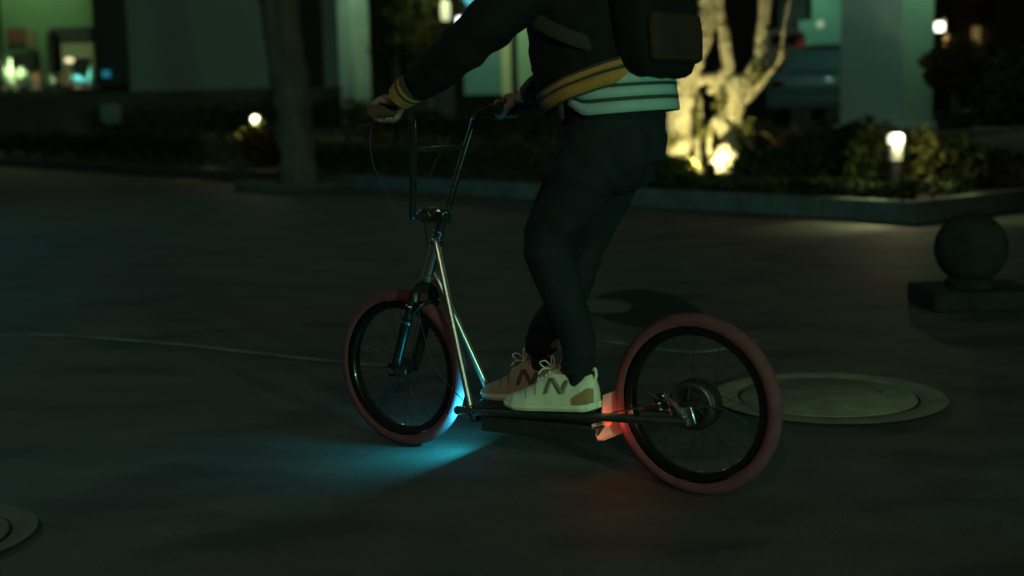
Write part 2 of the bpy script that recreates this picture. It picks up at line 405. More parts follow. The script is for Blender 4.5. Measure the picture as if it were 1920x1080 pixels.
hedge('hedge', 'dark hedge along the kerb left of the street tree', 14.9, 27.5, .5, 1.6, .68, 13000, .08, 'leafd', G)
hedge('hedge', 'taller back hedge running below the plain grey wall on the left', 14.5, 29, 3.6, 4.5, 1.0, 11000, .09, 'leafd', G, z0=.5)
hedge('hedge', 'back hedge below the lit green column and leafy trees', 6.9, 14.2, 3.2, 4.2, .60, 9000, .08, 'leafr', G, z0=.45)
# shrubs
GS = 'low shrubs in the front planting bed'
def at_bed(px, py, z=.19):
    return gnd(px, py, z)
def lowshrub(label, px, py, r, n, size, m, seed, Y=None):
    p = atY(px, py, Y) if Y else at_bed(px, py); return bush('shrub', label, (p.x, p.y, .17), r, n, size, m, group=GS, seed=seed)
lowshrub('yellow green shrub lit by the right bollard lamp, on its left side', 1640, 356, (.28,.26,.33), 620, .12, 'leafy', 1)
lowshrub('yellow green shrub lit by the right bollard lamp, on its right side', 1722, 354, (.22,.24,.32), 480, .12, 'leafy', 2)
lowshrub('dark shrub at the far right end of the planter, right of the lamp', 1800, 352, (.30,.28,.26), 800, .09, 'leafd', 3)
lowshrub('dark low shrub filling the bed left of the right bollard lamp', 1545, 350, (.38,.30,.26), 1000, .09, 'leafd', 4)
lowshrub('dark low shrub just right of the tree uplight', 1440, 346, (.42,.35,.22), 1000, .09, 'leafd', 5)
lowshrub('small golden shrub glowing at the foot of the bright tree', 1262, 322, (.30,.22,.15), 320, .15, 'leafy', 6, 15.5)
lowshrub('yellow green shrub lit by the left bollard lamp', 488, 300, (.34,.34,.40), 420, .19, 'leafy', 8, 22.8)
lowshrub('dark low shrub in the dim gap between the leg and golden shrub', 1215, 338, (.35,.3,.18), 700, .07, 'leafd', 9)

# ================================================================== BOLLARD LAMPS
lens = emis('lamp_lens', (1., .92, .62), 1.3)
def bollard(p, label, h):
    o = empty('bollard_lamp', p, label, 'bollard lamp', group='lit bollard lamps in the planting bed')
    MB().lathe([(.0,0),(.075,0),(.078,.02),(.066,.03),(.066,h-.27)], seg=28).build('post', 'satin', o)
    MB().lathe([(.066,h-.27),(.072,h-.265),(.074,h-.11),(.06,h-.105)], seg=28).build('sleeve', mat('grey_sleeve', (.32,.32,.28), .6), o)
    MB().lathe([(.058,h-.115),(.074,h-.105),(.080,h-.070),(.076,h-.030),(.055,h-.006),(.0,h)], seg=28).build('lens', lens, o)
    lamp('lamp_glow', 'POINT', (0, -.13, h-.04), 13, (1, .93, .50), size=.03, parent=o)
    for ax_ in (-.42, .42): lamp('lamp_beam', 'SPOT', (ax_*.1, -.11, h-.03), 42, (.85, 1., .42), aim=(ax_*1.25, -.66, 0), size=.02, spot=R_(50), blend=.8, parent=o)
    return o
q = gnd(1678, 366, .17); bollard((q.x, q.y, .16), 'white topped bollard lamp glowing above shrubs near the planter corner', .60)
q = atY(483, 300, 23.); bollard((q.x, q.y, .16), 'white topped bollard lamp glowing beside the street tree, further away', .90)

# ================================================================== UPLIT TREE
TB = atY(1300, 285, 16.5); o = empty('pale_tree', (TB.x, TB.y, .2), 'pale barked tree with several twisting trunks, brightly lit from below', 'tree')
base = (TB.x, TB.y, .2)
def tp(px, py, dy=0.): p = atY(px, py, 16.5+dy); return (p.x-base[0], p.y-base[1], p.z-base[2])
LS = 1.18
def limb(mb, pts, rad, seg=14, lump=.0):
    P = arc(pts, 8); k = len(P); R = []
    for i in range(k):
        x = i/(k-1)*(len(rad)-1); j = min(int(x), len(rad)-2); r = rad[j]+(rad[j+1]-rad[j])*(x-j)
        R.append(LS*r*(1+.22*mnoise.noise(Vector((i*.45, rad[0]*50, 0)))))
    P = [p+Vector((mnoise.noise(p*6), mnoise.noise(p*6+Vector((9,0,0))), 0))*.02 for p in P]
    mb.tube(P, R, seg, flat=.9)
tk = MB()
limb(tk, [tp(1268,345),tp(1270,290),tp(1274,210),tp(1285,150),tp(1312,90),tp(1326,30),tp(1322,-60),tp(1300,-260)], [.16,.145,.14,.12,.10,.095,.08,.06], 20)
limb(tk, [tp(1292,165),tp(1320,148),tp(1352,146),tp(1365,125),tp(1358,70),tp(1348,0),tp(1355,-120),tp(1400,-300)], [.07,.055,.07,.065,.055,.06,.055,.04], 16)
limb(tk, [tp(1375,335,.1),tp(1368,260,.1),tp(1370,200,.05),tp(1372,165),tp(1400,150),tp(1424,105),tp(1428,50),tp(1437,0),tp(1440,-120),tp(1500,-300)], [.06,.08,.15,.15,.09,.06,.06,.07,.06,.04], 18)
limb(tk, [tp(1385,200),tp(1415,170),tp(1440,140,-.1),tp(1462,112,-.1),tp(1470,60,-.1),tp(1490,-60,-.1)], [.06,.04,.032,.025,.02,.012], 12)
limb(tk, [tp(1372,172),tp(1350,158),tp(1330,175)], [.09,.06,.04], 12)
limb(tk, [tp(1342,330,-.15),tp(1330,275,-.12),tp(1334,235,-.1),tp(1352,215,0)], [.04,.035,.035,.03], 12)
limb(tk, [tp(1400,318,-.12),tp(1372,275,-.12),tp(1352,235,-.1),tp(1362,205,0)], [.05,.075,.075,.05], 14)
limb(tk, [tp(1310,330,.1),tp(1308,260,.1),tp(1312,200,.1),tp(1302,150,.05)], [.04,.04,.035,.04], 12)
limb(tk, [tp(1425,300,-.1),tp(1400,260,-.05),tp(1385,225)], [.03,.04,.05], 10)
t_ = tk.build('trunk', 'pale', o)
rm = t_.modifiers.new('weld', 'REMESH'); rm.mode = 'VOXEL'; rm.voxel_size = .014; rm.use_smooth_shade = True
tx = bpy.data.textures.new('bark_lumps', 'CLOUDS'); tx.noise_scale = .10
dm = t_.modifiers.new('lumps', 'DISPLACE'); dm.texture = tx; dm.strength = .05; dm.mid_level = .5
cr = []
for (px, py, dy, r) in [(1300,-330,0,.9),(1420,-380,.6,1.),(1500,-330,-.3,.8),(1220,-420,.3,.9)]:
    c = tp(px, py, dy); cr.append(blob_points(2600, c, (r, r, r*.6), .3, .4, px))
leaves('crown', np.concatenate(cr), .11, 'leafd', o)
iv = np.concatenate([blob_points(130, tp(1395,250,-.2), (.16,.1,.22), .2, .4, 8), blob_points(90, tp(1352,190,-.15), (.10,.08,.18), .2, .4, 9), blob_points(120, tp(1262,262,-.2), (.14,.06,.12), .2, .4, 10), blob_points(110, tp(1420,130,-.15), (.14,.10,.2), .2, .4, 11), blob_points(170, tp(1308,215), (.05,.08,.40), .3, .3, 3), blob_points(70, tp(1325,248,-.15), (.10,.08,.10), .3, .3, 5)])
leaves('ivy', iv, .06, 'leafy', o)
# uplight in front of it
ub = gnd(1330, 338, .17); ub.y = min(ub.y, 15.2); ub.x = atY(1333, 330, 15.2).x; o = empty('uplight', (ub.x, ub.y, .17), 'small spotlight in the bed shining up the pale tree', 'spotlight')
axis = (Vector((TB.x+.1, TB.y, 1.2)) - Vector((ub.x, ub.y, .3))).normalized()
MB().lathe([(.0,-.06),(.05,-.06),(.06,0),(.062,.07),(.055,.07),(.05,.045)], c=(0,0,.12), axis=axis, seg=24).tube([(0,0,-.05),(0,0,.10)], .015, 8).build('housing', 'satin', o)
MB().lathe([(.0,.055),(.05,.055)], c=(0,0,.12), axis=axis, seg=24).build('lens', emis('spot_lens', (1.,.95,.7), 12), o)
pl = Vector((ub.x, ub.y, .29))+axis*.09
lamp('spot_beam', 'SPOT', pl, 125, (1., .90, .42), aim=(TB.x-.02, TB.y+.05, 1.25), size=.03, spot=R_(120), blend=.7)
rk = MB().ball((0,0,.11), .22, 24, 14, (.9,.7,1.0), lump=.35, ls=1.6, seed=4)  # added lump, set by the beam to burn out white as lamp glare
ro = rk.build('glare_lump', mat('pale_glare_lump', (.45,.42,.30), .85, col2=(.6,.56,.4), scale=8, bump=.6, bscale=30)); rp = atY(1362, 298, 15.85); ro.location = (rp.x, rp.y, .22)
tag(ro, 'small pale lump added to glare white in the beam at the foot of the bright tree', 'glare_lump')
# boulder beyond the planter corner
rk = MB().ball((0,0,.14), .3, 28, 16, (1.1,.8,.75), lump=.25, ls=1.3, seed=9)
ro = rk.build('boulder', mat('dim_stone', (.10,.10,.075), .85, col2=(.14,.14,.105), scale=6, bump=.5, bscale=20)); p = atY(1893, 318, 13.2); ro.location = (p.x, p.y, p.z-.14)
tag(ro, 'rounded dull boulder at the right edge beyond the planter corner', 'boulder')

# ================================================================== STREET TREE (dark, left)
LS = 1.
TY = 18.6; TB = gnd(560, 352); TB.y = TY; TB = atY(560, 348, TY); base = (TB.x, TB.y, 0)
o = empty('street_tree', base, 'dark street tree trunk standing in a raised square pit at left', 'tree')
def tq(px, py, dy=0): p = atY(px, py, TY+dy); return (p.x-base[0], p.y-base[1], p.z)
tk = MB(); limb(tk, [tq(563,362),tq(561,335),tq(555,250),tq(546,160),tq(530,70),tq(521,0),tq(505,-120),tq(500,-300)], [.34,.27,.255,.265,.27,.27,.25,.2], 22)
limb(tk, [tq(502,-240),tq(440,-400),tq(380,-560)], [.15,.11,.05], 12); limb(tk, [tq(500,-270),tq(560,-420),tq(640,-600,.5)], [.15,.1,.05], 12); limb(tk, [tq(500,-280),tq(500,-450,-.8),tq(480,-620,-1.2)], [.14,.1,.04], 12)
tk.build('trunk', 'bark', o)
cr = []
for (px, py, dy, r) in [(370,-620,0,1.2),(500,-700,-1,1.4),(640,-660,.5,1.3),(480,-560,.8,1.1),(560,-820,0,1.2)]:
    cr.append(blob_points(2500, tq(px, py, dy), (r, r, r*.65), .3, .4, px))
leaves('crown', np.concatenate(cr), .13, 'leafd', o)
pt = empty('tree_pit', (base[0], base[1], 0), 'low square stone edging around the foot of the dark street tree', 'tree pit', rz=math.atan2(DV.y, DV.x))
mb = MB()
for (cx, cy, sx, sy) in ((0,.62,1.36,.12),(0,-.62,1.36,.12),(.62,0,.12,1.12),(-.62,0,.12,1.12)): mb.box((cx,cy,.06),(sx,sy,.12))
mb.build('edging', 'kerb', pt, bevel=.01); MB().box((0,0,.03),(1.10,1.10,.06)).build('soil_fill', 'soil', pt)

# ================================================================== BUILDINGS
# big column (faces follow the street directions)
def colm(p, wd, wt, z0, h, label, m='column'):
    o = empty('column', (p[0], p[1], z0), label, 'column', rz=math.atan2(DV.y, DV.x), group='square columns of the buildings')
    MB().box((0,0,h/2+.1),(wd,wt,h)).build('shaft', m, o, bevel=.02)
    MB().box((0,0,.05),(wd+.26,wt+.26,.10)).build('plinth', mat('pale_plinth', (.38,.40,.33), .8), o, bevel=.01)
    MB().box((0,0,h+.22),(wd+.16,wt+.16,.24)).build('capital', m, o, bevel=.01)
    return o
c0 = atY(1660, 240, 20.6); colm((c0.x, c0.y), 1.16, .83, .58, 4.2, 'broad square column beside the parked car, greenish light down its right face')
c1 = atY(667, 165, 33); colm((c1.x, c1.y), .72, .5, .5, 5, 'narrow square column glowing pale green, left of the leafy trees')
# left facade
FY = 38.
def wbox(name, m, parent, x0, x1, y0, y1, yb, ye, base, bevel=0, **k):
    """box from pixel bounds on plane Y=yb, thickness to ye"""
    a = atY(x0, y1, yb); b = atY(x1, y0, yb); a.x = atY(x0, 80, yb).x; b.x = atY(x1, 80, yb).x
    return MB().box(((a.x+b.x)/2-base[0], (yb+ye)/2-base[1], (a.z+b.z)/2-base[2]), (abs(b.x-a.x), abs(ye-yb), abs(b.z-a.z))).build(name, m, parent, bevel=bevel, smooth=False)
bb = atY(360, 200, FY); base = (bb.x, FY, 0)
o = empty('shop_building', base, 'grey rendered building with a lit shop window at the far left', 'building')
wbox('wall', 'wall', o, 238, 500, -420, 172, FY, FY+1, base)
wbox('wall', 'walld', o, 500, 566, -420, 170, FY+.15, FY+1, base)
wbox('wall', 'wall', o, 606, 640, -420, 170, FY+.1, FY+1, base)
wbox('doorway', 'glass', o, 566, 606, -420, 170, FY+.4, FY+1, base)
wbox('window_post', 'satin', o, 176, 238, -420, 160, FY-.1, FY+.5, base)
wbox('low_wall', 'wallb', o, -420, 700, 160, 330, FY-.03, FY+.22, base)
wbox('roof', 'walld', o, -420, 900, -520, -421, FY-1, FY+9, base)
# shop interior: a real room behind the window
wbox('back_wall', mat('shop_wall', (.10,.22,.10), .8, var=.1, scale=1), o, -420, 250, -300, 200, FY+3.5, FY+3.7, base)
wbox('shop_floor', 'paving', o, -420, 250, 164, 168, FY+.225, FY+3.4, base)
wbox('window_frame', 'satin', o, -3, 3, -420, 160, FY+.02, FY+.12, base)
wbox('shelf', 'satin', o, 88, 98, 60, 160, FY+2, FY+3, base)
wbox('picture', mat('dull_red', (.12,.05,.035), .8), o, 14, 50, 52, 82, FY+3.4, FY+3.48, base)
wbox('picture', mat('tan_print', (.16,.15,.07), .8), o, 50, 66, 55, 92, FY+3.4, FY+3.48, base)
wbox('dark_cabinet', 'walld', o, 95, 172, 50, 158, FY+2.6, FY+3.3, base)
wbox('glass_case', mat('case_green', (.40,.48,.28), .5), o, 114, 174, 80, 108, FY+1.6, FY+2.2, base)
wbox('glass_case', mat('case_green', (.40,.48,.28), .5), o, 114, 120, 108, 150, FY+1.6, FY+2.2, base)
wbox('glass_case', mat('case_green', (.40,.48,.28), .5), o, 168, 174, 108, 150, FY+1.6, FY+2.2, base)
wbox('dark_cabinet', 'walld', o, 20, 60, 98, 135, FY+2.4, FY+3.0, base)
z = atY(60, -60, FY+1.7); lamp('shop_ceiling_light', 'AREA', (z.x-.5, z.y, z.z+1.2), 90, (.80, 1., .52), aim=(z.x, z.y-.2, 0), size=1.6)
# shop lamp
p = atY(130, 113, FY+1.2); o2 = empty('table_lamp', (p.x, p.y, p.z-.25), 'small glowing globe lamp inside the shop window', 'lamp')
MB().ball((0,0,.25), .12, 16, 10, (1.2,1,.7)).build('lamp_shade', emis('warm_globe', (1.,.85,.5), 1.1), o2)
MB().lathe([(.0,0),(.07,0),(.02,.02),(.015,.17)], seg=16).build('base', 'white', o2)
# goods on the sill
gm = {'c': mat('cream_ware', (.62,.62,.38), .5), 'g': mat('green_ware', (.30,.46,.28), .5), 'p': mat('peach_ware', (.75,.52,.34), .5), 'b': mat('blue_ware', (.04,.30,.42), .3), 't': mat('teal_ware', (.08,.40,.38), .3), 'r': mat('rust_ware', (.36,.18,.12), .6)}
kinds = dict(c='cream', g='pale green', p='peach', b='deep blue', t='teal', r='rust')
# (px, top, bottom, width, kind, shape, placing)
for (px, y0, y1, wpx, k, shp, lab) in [(6,116,163,18,'g','jar','pale green jar at the extreme left end of the shop sill'),(22,112,163,16,'g','bottle','tall pale green bottle near the left end of the shop sill'),
    (33,138,163,20,'c','bowl','cream bowl between the tall green bottle and the bulky green pot'),(44,126,162,20,'g','jar','bulky pale green pot among cream bowls on the shop sill'),
    (56,139,162,22,'c','bowl','bright cream bowl left of the rust coloured jar'),(77,130,160,13,'r','jar','rust coloured jar on the shop sill'),
    (92,138,161,20,'g','jar','squat pale green jar right of the rust jar'),(106,150,161,14,'c','bowl','small cream bowl left of the peach bowl'),
    (124,137,160,30,'p','bowl','wide peach bowl under the globe lamp'),(146,140,159,14,'b','jar','deep blue jar right of the peach bowl'),
    (158,145,158,10,'b','jar','second small blue jar beside the tall teal bottle'),(172,122,157,15,'t','bottle','tall teal bottle near the dark window post')]:
    a = atY(px-wpx/2, y1, FY+.25+random.uniform(0,.2)); r = wpx/2/F_PX*FY; h = (y1-y0)/F_PX*FY
    prof = {'jar': [(0,0),(r*.8,0),(r,h*.2),(r,h*.65),(r*.6,h*.85),(r*.65,h),(.0,h)], 'bottle': [(0,0),(r*.8,0),(r*.85,h*.1),(r*.8,h*.55),(r*.3,h*.72),(r*.28,h),(0,h)],
            'bowl': [(0,0),(r*.5,0),(r*.75,h*.25),(r,h*.9),(r*1.02,h),(r*.9,h*.95),(0,h*.7)]}[shp]
    oo = MB().lathe(prof, seg=18).build(shp, gm[k]); oo.location = (a.x+r, a.y, a.z); tag(oo, lab, shp, 'goods on the shop sill')
for gx in (22, 128):
    sp = atY(gx, 80, FY); lamp('window_down_light', 'SPOT', (sp.x, FY+.06, 3.7), 900, (.95,1.,.62), aim=(sp.x, FY+.36, 2.2), size=.08, spot=R_(50), blend=.5)
p = atY(199, 138, FY-.3); so = MB().lathe([(0,0),(.10,.0),(.11,.02),(.11,.16),(.10,.18),(0,.18)], c=(0,0,-.1)).build('blue_lantern', mat('blue_lens', (.02,.2,.3), .3, emit=(.02,.30,.45), es=.45)); so.location = p
tag(so, 'small blue light on the dark post right of the shop window', 'lantern')

# middle facade behind the rider's arm
bb = atY(940, 200, 36); base = (bb.x, 36, 0)
o = empty('arcade_building', base, 'building with pale green lit wall strips behind the rider\'s arm', 'building')
wbox('wall', 'walld', o, 640, 1460, -420, 300, 37.2, 38, base)
wbox('panel', mat('teal_panel', (.16,.34,.30), .6), o, 868, 936, -60, 178, 36.4, 37, base)
wbox('pilaster', mat('cream_pilaster', (.62,.64,.36), .7), o, 938, 957, -60, 180, 35.9, 36.6, base)
wbox('pilaster', mat('green_pilaster', (.36,.52,.32), .7), o, 970, 1012, -60, 172, 36.0, 36.6, base)
p = atY(945, 60, 35); lamp('facade_light', 'SPOT', (p.x, 33.6, 5.2), 190, (.62,1.,.62), aim=(p.x+.1, 36.3, 2.4), size=.15, spot=R_(60), blend=.8)
# light for the narrow green column
lamp('column_light', 'SPOT', (c1.x-.25, 30.6, 6.0), 300, (.62,1.,.60), aim=(c1.x, 33, 3.0), size=.12, spot=R_(34), blend=.8)
# lanterns
def lantern(name, px, py, Y, r, h, em, label, cat='lantern'):
    p = atY(px, py, Y); o = empty(name, (p.x, p.y, p.z-h/2), label, cat)
    MB().lathe([(0,0),(r*.8,0),(r,h*.2),(r,h*.8),(r*.8,h),(0,h)], seg=20).build('lamp_shade', em, o)
    MB().lathe([(r*.7,h),(r*.6,h+.05),(.012,h+.08),(.012,h+.6)], seg=12).build('cap', 'satin', o)
    return o
lantern('lantern', 835, 20, 31, .12, .46, emis('cream_lantern', (.80,.76,.46), .62), 'tall cream lantern glowing among the leaves above the sleeve')
lantern('wall_lamp', 862, 39, 32, .085, .19, emis('white_lamp', (.9,1.,.92), 3.), 'small white lamp touching the outline of the raised sleeve', 'lamp')
lantern('sign_light', 877, 3, 33, .16, .16, emis('cyan_lamp', (.10,.75,.78), .75), 'cyan light at the top edge above the sleeve', 'light')
p = atY(835, 60, 30.6); lamp('lantern_glow', 'POINT', (p.x, p.y-.5, p.z+1.0), 55, (.75,1.,.42), size=.15)
# leafy trees in the middle distance
def lt(px, Y, crowns, label, m, lw=.09):
    b0 = atY(px, 230, Y); zb = .4; o = empty('leafy_tree', (b0.x, b0.y, zb), label, 'tree', group='slim trees before the arcade')
    def q(a, b, dy=0): p = atY(a, b, Y+dy); return (p.x-b0.x, p.y-b0.y, p.z-zb)
    t = MB(); x0 = q(px, 200)[0]
    limb(t, [(0,0,-.05), (0.03,0,.6), (x0, 0, 1.5), (.05,0,2.8), (.0,0,4.2)], [lw*1.3,lw,lw*.9,lw*.8,lw*.5], 12)
    for (cx, cy, dy, r) in crowns: limb(t, [(.02,0,1.6+.3*random.random()), (q(cx,cy,dy)[0]*.6, dy*.5, (1.8+q(cx,cy,dy)[2])/2), q(cx,cy,dy)], [lw*.4,lw*.3,lw*.12], 8)
    t.build('trunk', 'bark', o)
    leaves('crown', np.concatenate([blob_points(int(1300*r/.5), q(cx,cy,dy), (r, r, r*1.1), .2, .5, cx) for (cx,cy,dy,r) in crowns]), .12, m, o, upbias=0)
lt(745, 30.5, [(735,40,0,.42),(760,90,.1,.35),(748,-30,0,.5),(722,100,.2,.3)], 'slim leafy tree right of the glowing green column', 'leafd')
lt(805, 31.5, [(800,60,0,.5),(830,90,.1,.4),(800,-30,0,.6),(780,130,.2,.35),(850,10,.6,.3)], 'leafy tree under the cream lantern', 'leafr')
p = atY(209, 210, 31); MBx = MB().box((0,0,.28),(.46,.25,.36)).box((0,0,.05),(.40,.2,.10)).build('utility_box', mat('grey_green_box', (.10,.14,.13), .6), bevel=.01); MBx.location = (p.x, p.y, p.z-.28); tag(MBx, 'small grey green utility box in the dark hedge at left', 'utility box')

# ---- storefront behind the car, right
bb = atY(1600, 200, 40); base = (bb.x, 40, 0)
o = empty('storefront', base, 'dim storefront with patches of green light behind the parked car', 'building')
wbox('wall', 'walld', o, 1380, 2400, -500, 300, 40.6, 42, base)
wbox('panel', mat('green_panel', (.20,.40,.30), .6), o, 1522, 1600, -80, 84, 40, 40.5, base)
wbox('panel', MATS['green_panel'], o, 1497, 1524, 38, 86, 39.6, 40.2, base)
wbox('brown_shutter', mat('brown_shutter', (.10,.07,.045), .7, var=.2, scale=3), o, 1790, 1862, -80, 90, 40, 40.5, base)
wbox('red_sign', mat('red_board', (.30,.04,.03), .6), o, 1818, 1842, -30, 8, 39.8, 39.9, base)
wbox('lit_window', emis('amber_slot', (.75,.5,.16), .17), o, 1824, 1838, 50, 84, 39.85, 39.95, base)
wbox('dark_bay', 'satin', o, 1866, 2000, -200, 260, 38.6, 40, base)
p = atY(1550, 30, 38.5); lamp('storefront_light', 'SPOT', (p.x, 37.6, 5.4), 150, (.5,1.,.7), aim=(p.x, 40.2, 2.6), size=.15, spot=R_(70), blend=.8)
lamp('column_wash', 'SPOT', (c0.x+1.2, c0.y-1.6, 4.3), 110, (.40,1.,.55), aim=(c0.x+.1, c0.y-.2, 2.6), size=.1, spot=R_(70), blend=.9)
lamp('column_wash', 'SPOT', (c0.x-1.3, c0.y-2.0, 4.9), 75, (.42,1.,.85), aim=(c0.x-.2, c0.y-.4, 2.0), size=.1, spot=R_(85), blend=.9)
lantern('globe_lamp', 1762, 50, 26, .10, .19, emis('globe_white', (1.,1.,.85), 3.), 'round white globe lamp right of the broad column', 'lamp')
p = atY(1538, 45, 37); oo = MB().ball((0,0,0), .11, 16, 10).build('ceiling_lamp', emis('pale_green_lamp', (.5,.8,.45), .5)); oo.location = p; tag(oo, 'faint pale green lamp in the storefront behind the car', 'lamp')
for (px, py, r, c, s_, lab) in [(1775,72,.07,(.9,.55,.15),.5,'upper of the three small amber lights below the globe lamp'),(1779,82,.09,(.9,.5,.12),.7,'lowest and largest of the small amber lights below the globe lamp'),(1769,40,.05,(.8,.7,.3),.3,'faint amber light just above the globe lamp')]:
    oo = MB().ball((0,0,0), r, 14, 8, (1,1,1.2)).build('amber_light', emis('amber_%d' % px, c, s_)); oo.location = atY(px, py, 27); tag(oo, lab, 'light', 'amber lights beside the globe lamp')
# white van rear with red light, far
p = atY(1466, 82, 36); o = empty('parked_van', (p.x, p.y, p.z-1.0), 'far white van with a red tail light between tree and storefront', 'van')
MB().box((0,.8,.85),(1.1,2.6,.9)).box((0,1.,1.32),(1.,2.2,.16)).build('body', 'white', o, bevel=.08)
for sx in (-.4,.4): MB().lathe([(0,-.1),(.27,-.1),(.3,-.06),(.3,.06),(.27,.1),(0,.1)], c=(sx*1.1,1.4,.3), axis=(1,0,0), seg=20).build('wheel', 'satin', o)
MB().box((0,-.515,1.08),(.8,.03,.3)).build('rear_window', 'glass', o)
MB().box((.38,-.52,.98),(.14,.04,.16)).build('tail_light', mat('tail_red', (.5,.03,.04), .4, emit=(.7,.05,.08), es=.10), o)
# parked car (only its rear quarter shows between tree and column)
def car():
    p = atY(1560, 190, 24); zb = .58
    o = empty('parked_car', (p.x+.35, 24.6, zb), 'dark teal parked car half hidden behind the broad column', 'car', rz=R_(62))
    # body profile along x (length 4.2), half width .85
    prof = [(-2.1,.35),(-2.1,.75),(-2.0,.92),(-1.75,1.0),(-1.1,1.40),(-.6,1.47),(.3,1.46),(1.0,1.02),(1.9,.86),(2.1,.7),(2.12,.35)]
    rings = []
    for y, k, dz in ((-.86,.0,0),(-.84,.55,0),(-.74,1.,0),(.74,1.,0),(.84,.55,0),(.86,.0,0)):
        r = []
        for (x, z) in prof:
            zz = z if z <= 1. else 1.+(z-1.)*(1 if abs(y) < .75 else .15)
            r.append((x*(1 if abs(y) < .8 else .985), y*(1 if z <= 1. else .9), zz))
        rings.append(r)
    MB().loft(rings).build('body', 'carp', o, bevel=.02)
    for s_ in (-1, 1):
        MB().add([(-1.5,s_*.80,1.05),(.75,s_*.80,1.05),(.25,s_*.71,1.40),(-1.0,s_*.71,1.38)], [(0,1,2,3)]).build('side_window', 'glass', o)
        for x in (-1.3, 1.35):
            w_ = MB().lathe([(0,-.11),(.2,-.11),(.30,-.09),(.32,-.04),(.32,.04),(.30,.09),(.2,.11),(0,.11)], c=(x, s_*.80, .31), axis=(0,1,0), seg=28).build('wheel', 'satin', o)
            MB().lathe([(0,.0),(.19,.0),(.2,-.02)], c=(x, s_*.915, .31), axis=(0,s_,0), seg=20).build('hubcap', 'steel', w_)
        MB().box((-2.06,s_*.66,.80),(.08,.24,.15)).build('tail_light', mat('dark_red_lens', (.05,.01,.01), .3), o, bevel=.02)
    MB().add([(-1.74,-.62,1.03),(-1.74,.62,1.03),(-1.16,.58,1.385),(-1.16,-.58,1.385)], [(0,1,2,3)]).build('rear_window', mat('teal_glass', (.05,.12,.12), .25), o)
    MB().box((-2.12,0,.45),(.08,1.6,.2)).build('bumper', 'carp', o, bevel=.03)
    o.children[0].data.materials[0] = M['carp']
    return o
car()
p = atY(1500, 150, 22.5); lamp('forecourt_light', 'SPOT', (p.x-1., 21.5, 5.5), 90, (.5,1.,.8), aim=(p.x+.3, 24.5, 1.2), size=.15, spot=R_(60), blend=.8)
# topiary
b0 = atY(1790, 215, 18.2); o = empty('topiary_tree', (b0.x, b0.y, .58), 'round clipped topiary ball on a short trunk, right of the broad column', 'topiary')
leaves('crown', blob_points(4200, (0,0,.93), (.46,.46,.38), .35, .2, 7), .08, 'leafr', o); MB().tube([(0,0,-.1),(.02,0,.3),(0,0,.9)], [.10,.07,.05], 12).build('trunk', 'bark', o)
MB().lathe([(0,-.05),(.22,-.05),(.27,.28),(.24,.28),(.22,.22),(0,.22)], seg=24).build('pot', 'satin', o)
lamp('topiary_fill', 'SPOT', (b0.x+.6, 16.6, 5.2), 55, (.75,1.,.6), aim=(b0.x+.2, 17.8, .8), size=.1, spot=R_(60), blend=.9)  # added spot to lift the topiary and steps, no lamp seen there
b0 = atY(1905, 160, 19.5); bush('shrub', 'large dark rounded shrub at the right edge behind the topiary', (b0.x, b0.y, .55), (.75,.7,.62), 4200, .09, 'leafd', group='large shrubs', seed=11)
# low stone edges beyond the planter at right
def edge(pa, pb, Y1, Y2, label, h=.12):
    a = atY(pa[0], pa[1], Y1); b = atY(pb[0], pb[1], Y2); c = (a+b)/2; L = (b-a).length
    oo = MB().box((0,0,-h/2),(L,.28,h), frame_rot(b-a)).build('stone_step', 'concrete', bevel=.01); oo.location = c; return tag(oo, label, 'step', 'stone steps at right')
edge((1788,212),(1905,192), 19.5, 22, 'upper thin stone step right of the topiary trunk')
edge((1740,248),(1960,236), 16.5, 17.5, 'lower pale stone step crossing behind the right shrubs')

# ================================================================== THE SCOOTER (local: x forward, y rider's left, z up)
OX, OY, TH = .5, 3.467, .622; RZ = math.pi-TH
BM = Matrix.Translation((OX, OY, 0)) @ Matrix.Rotation(RZ, 4, 'Z')
sc = empty('kick_scooter', (OX, OY, 0), 'electric kick scooter with big red tyres, low deck and tall black handlebar', 'scooter', rz=RZ)
def bw(v): return BM @ Vector(v)
AXF = Vector((1.06, 0, .255)); AXR = Vector((0, 0, .255))
def wheel(c, name='wheel', st=0.):
    w_ = MB().lathe([(.195,-.013),(.199,-.017),(.214,-.0165),(.2165,-.013),(.210,-.010),(.204,-.006),(.204,.006),(.210,.010),(.2165,.013),(.214,.0165),(.199,.017),(.195,.013),(.193,0),(.195,-.013)], c=c, axis=(0,1,0), seg=96).build(name, 'rim', sc)
    prof = []
    for k in range(17):
        t = math.pi*(-.72+1.44*k/16); prof.append((.2335+.0215*math.cos(t)*1.0 if abs(t) < 1.57 else .2335+.0215*math.cos(t), .0245*math.sin(t)))
    tb = MB().lathe(prof, c=c, axis=(0,1,0), seg=128)
    tb.build('tyre', 'tyre', w_)
    sp = MB()
    for k in range(32):
        a = 2*math.pi*k/32; sgn = 1 if k % 2 else -1; b = a+(.45 if (k//2) % 2 else -.45)
        hr = .028 if c == AXF else .062
        sp.tube([c+Vector((hr*math.cos(b), sgn*.022, hr*math.sin(b))), c+Vector((.194*math.cos(a), 0, .194*math.sin(a)))], .0007, 5)
    s_ = sp.build('spokes', 'spoke', w_)
    return w_
wf = wheel(AXF); wr = wheel(AXR)
MB().lathe([(0,-.05),(.012,-.05),(.014,-.034),(.027,-.032),(.029,-.022),(.016,-.016),(.016,.016),(.029,.022),(.027,.032),(.014,.034),(.012,.05),(0,.05)], c=AXF, axis=(0,1,0), seg=28).build('hub', 'black', wf)
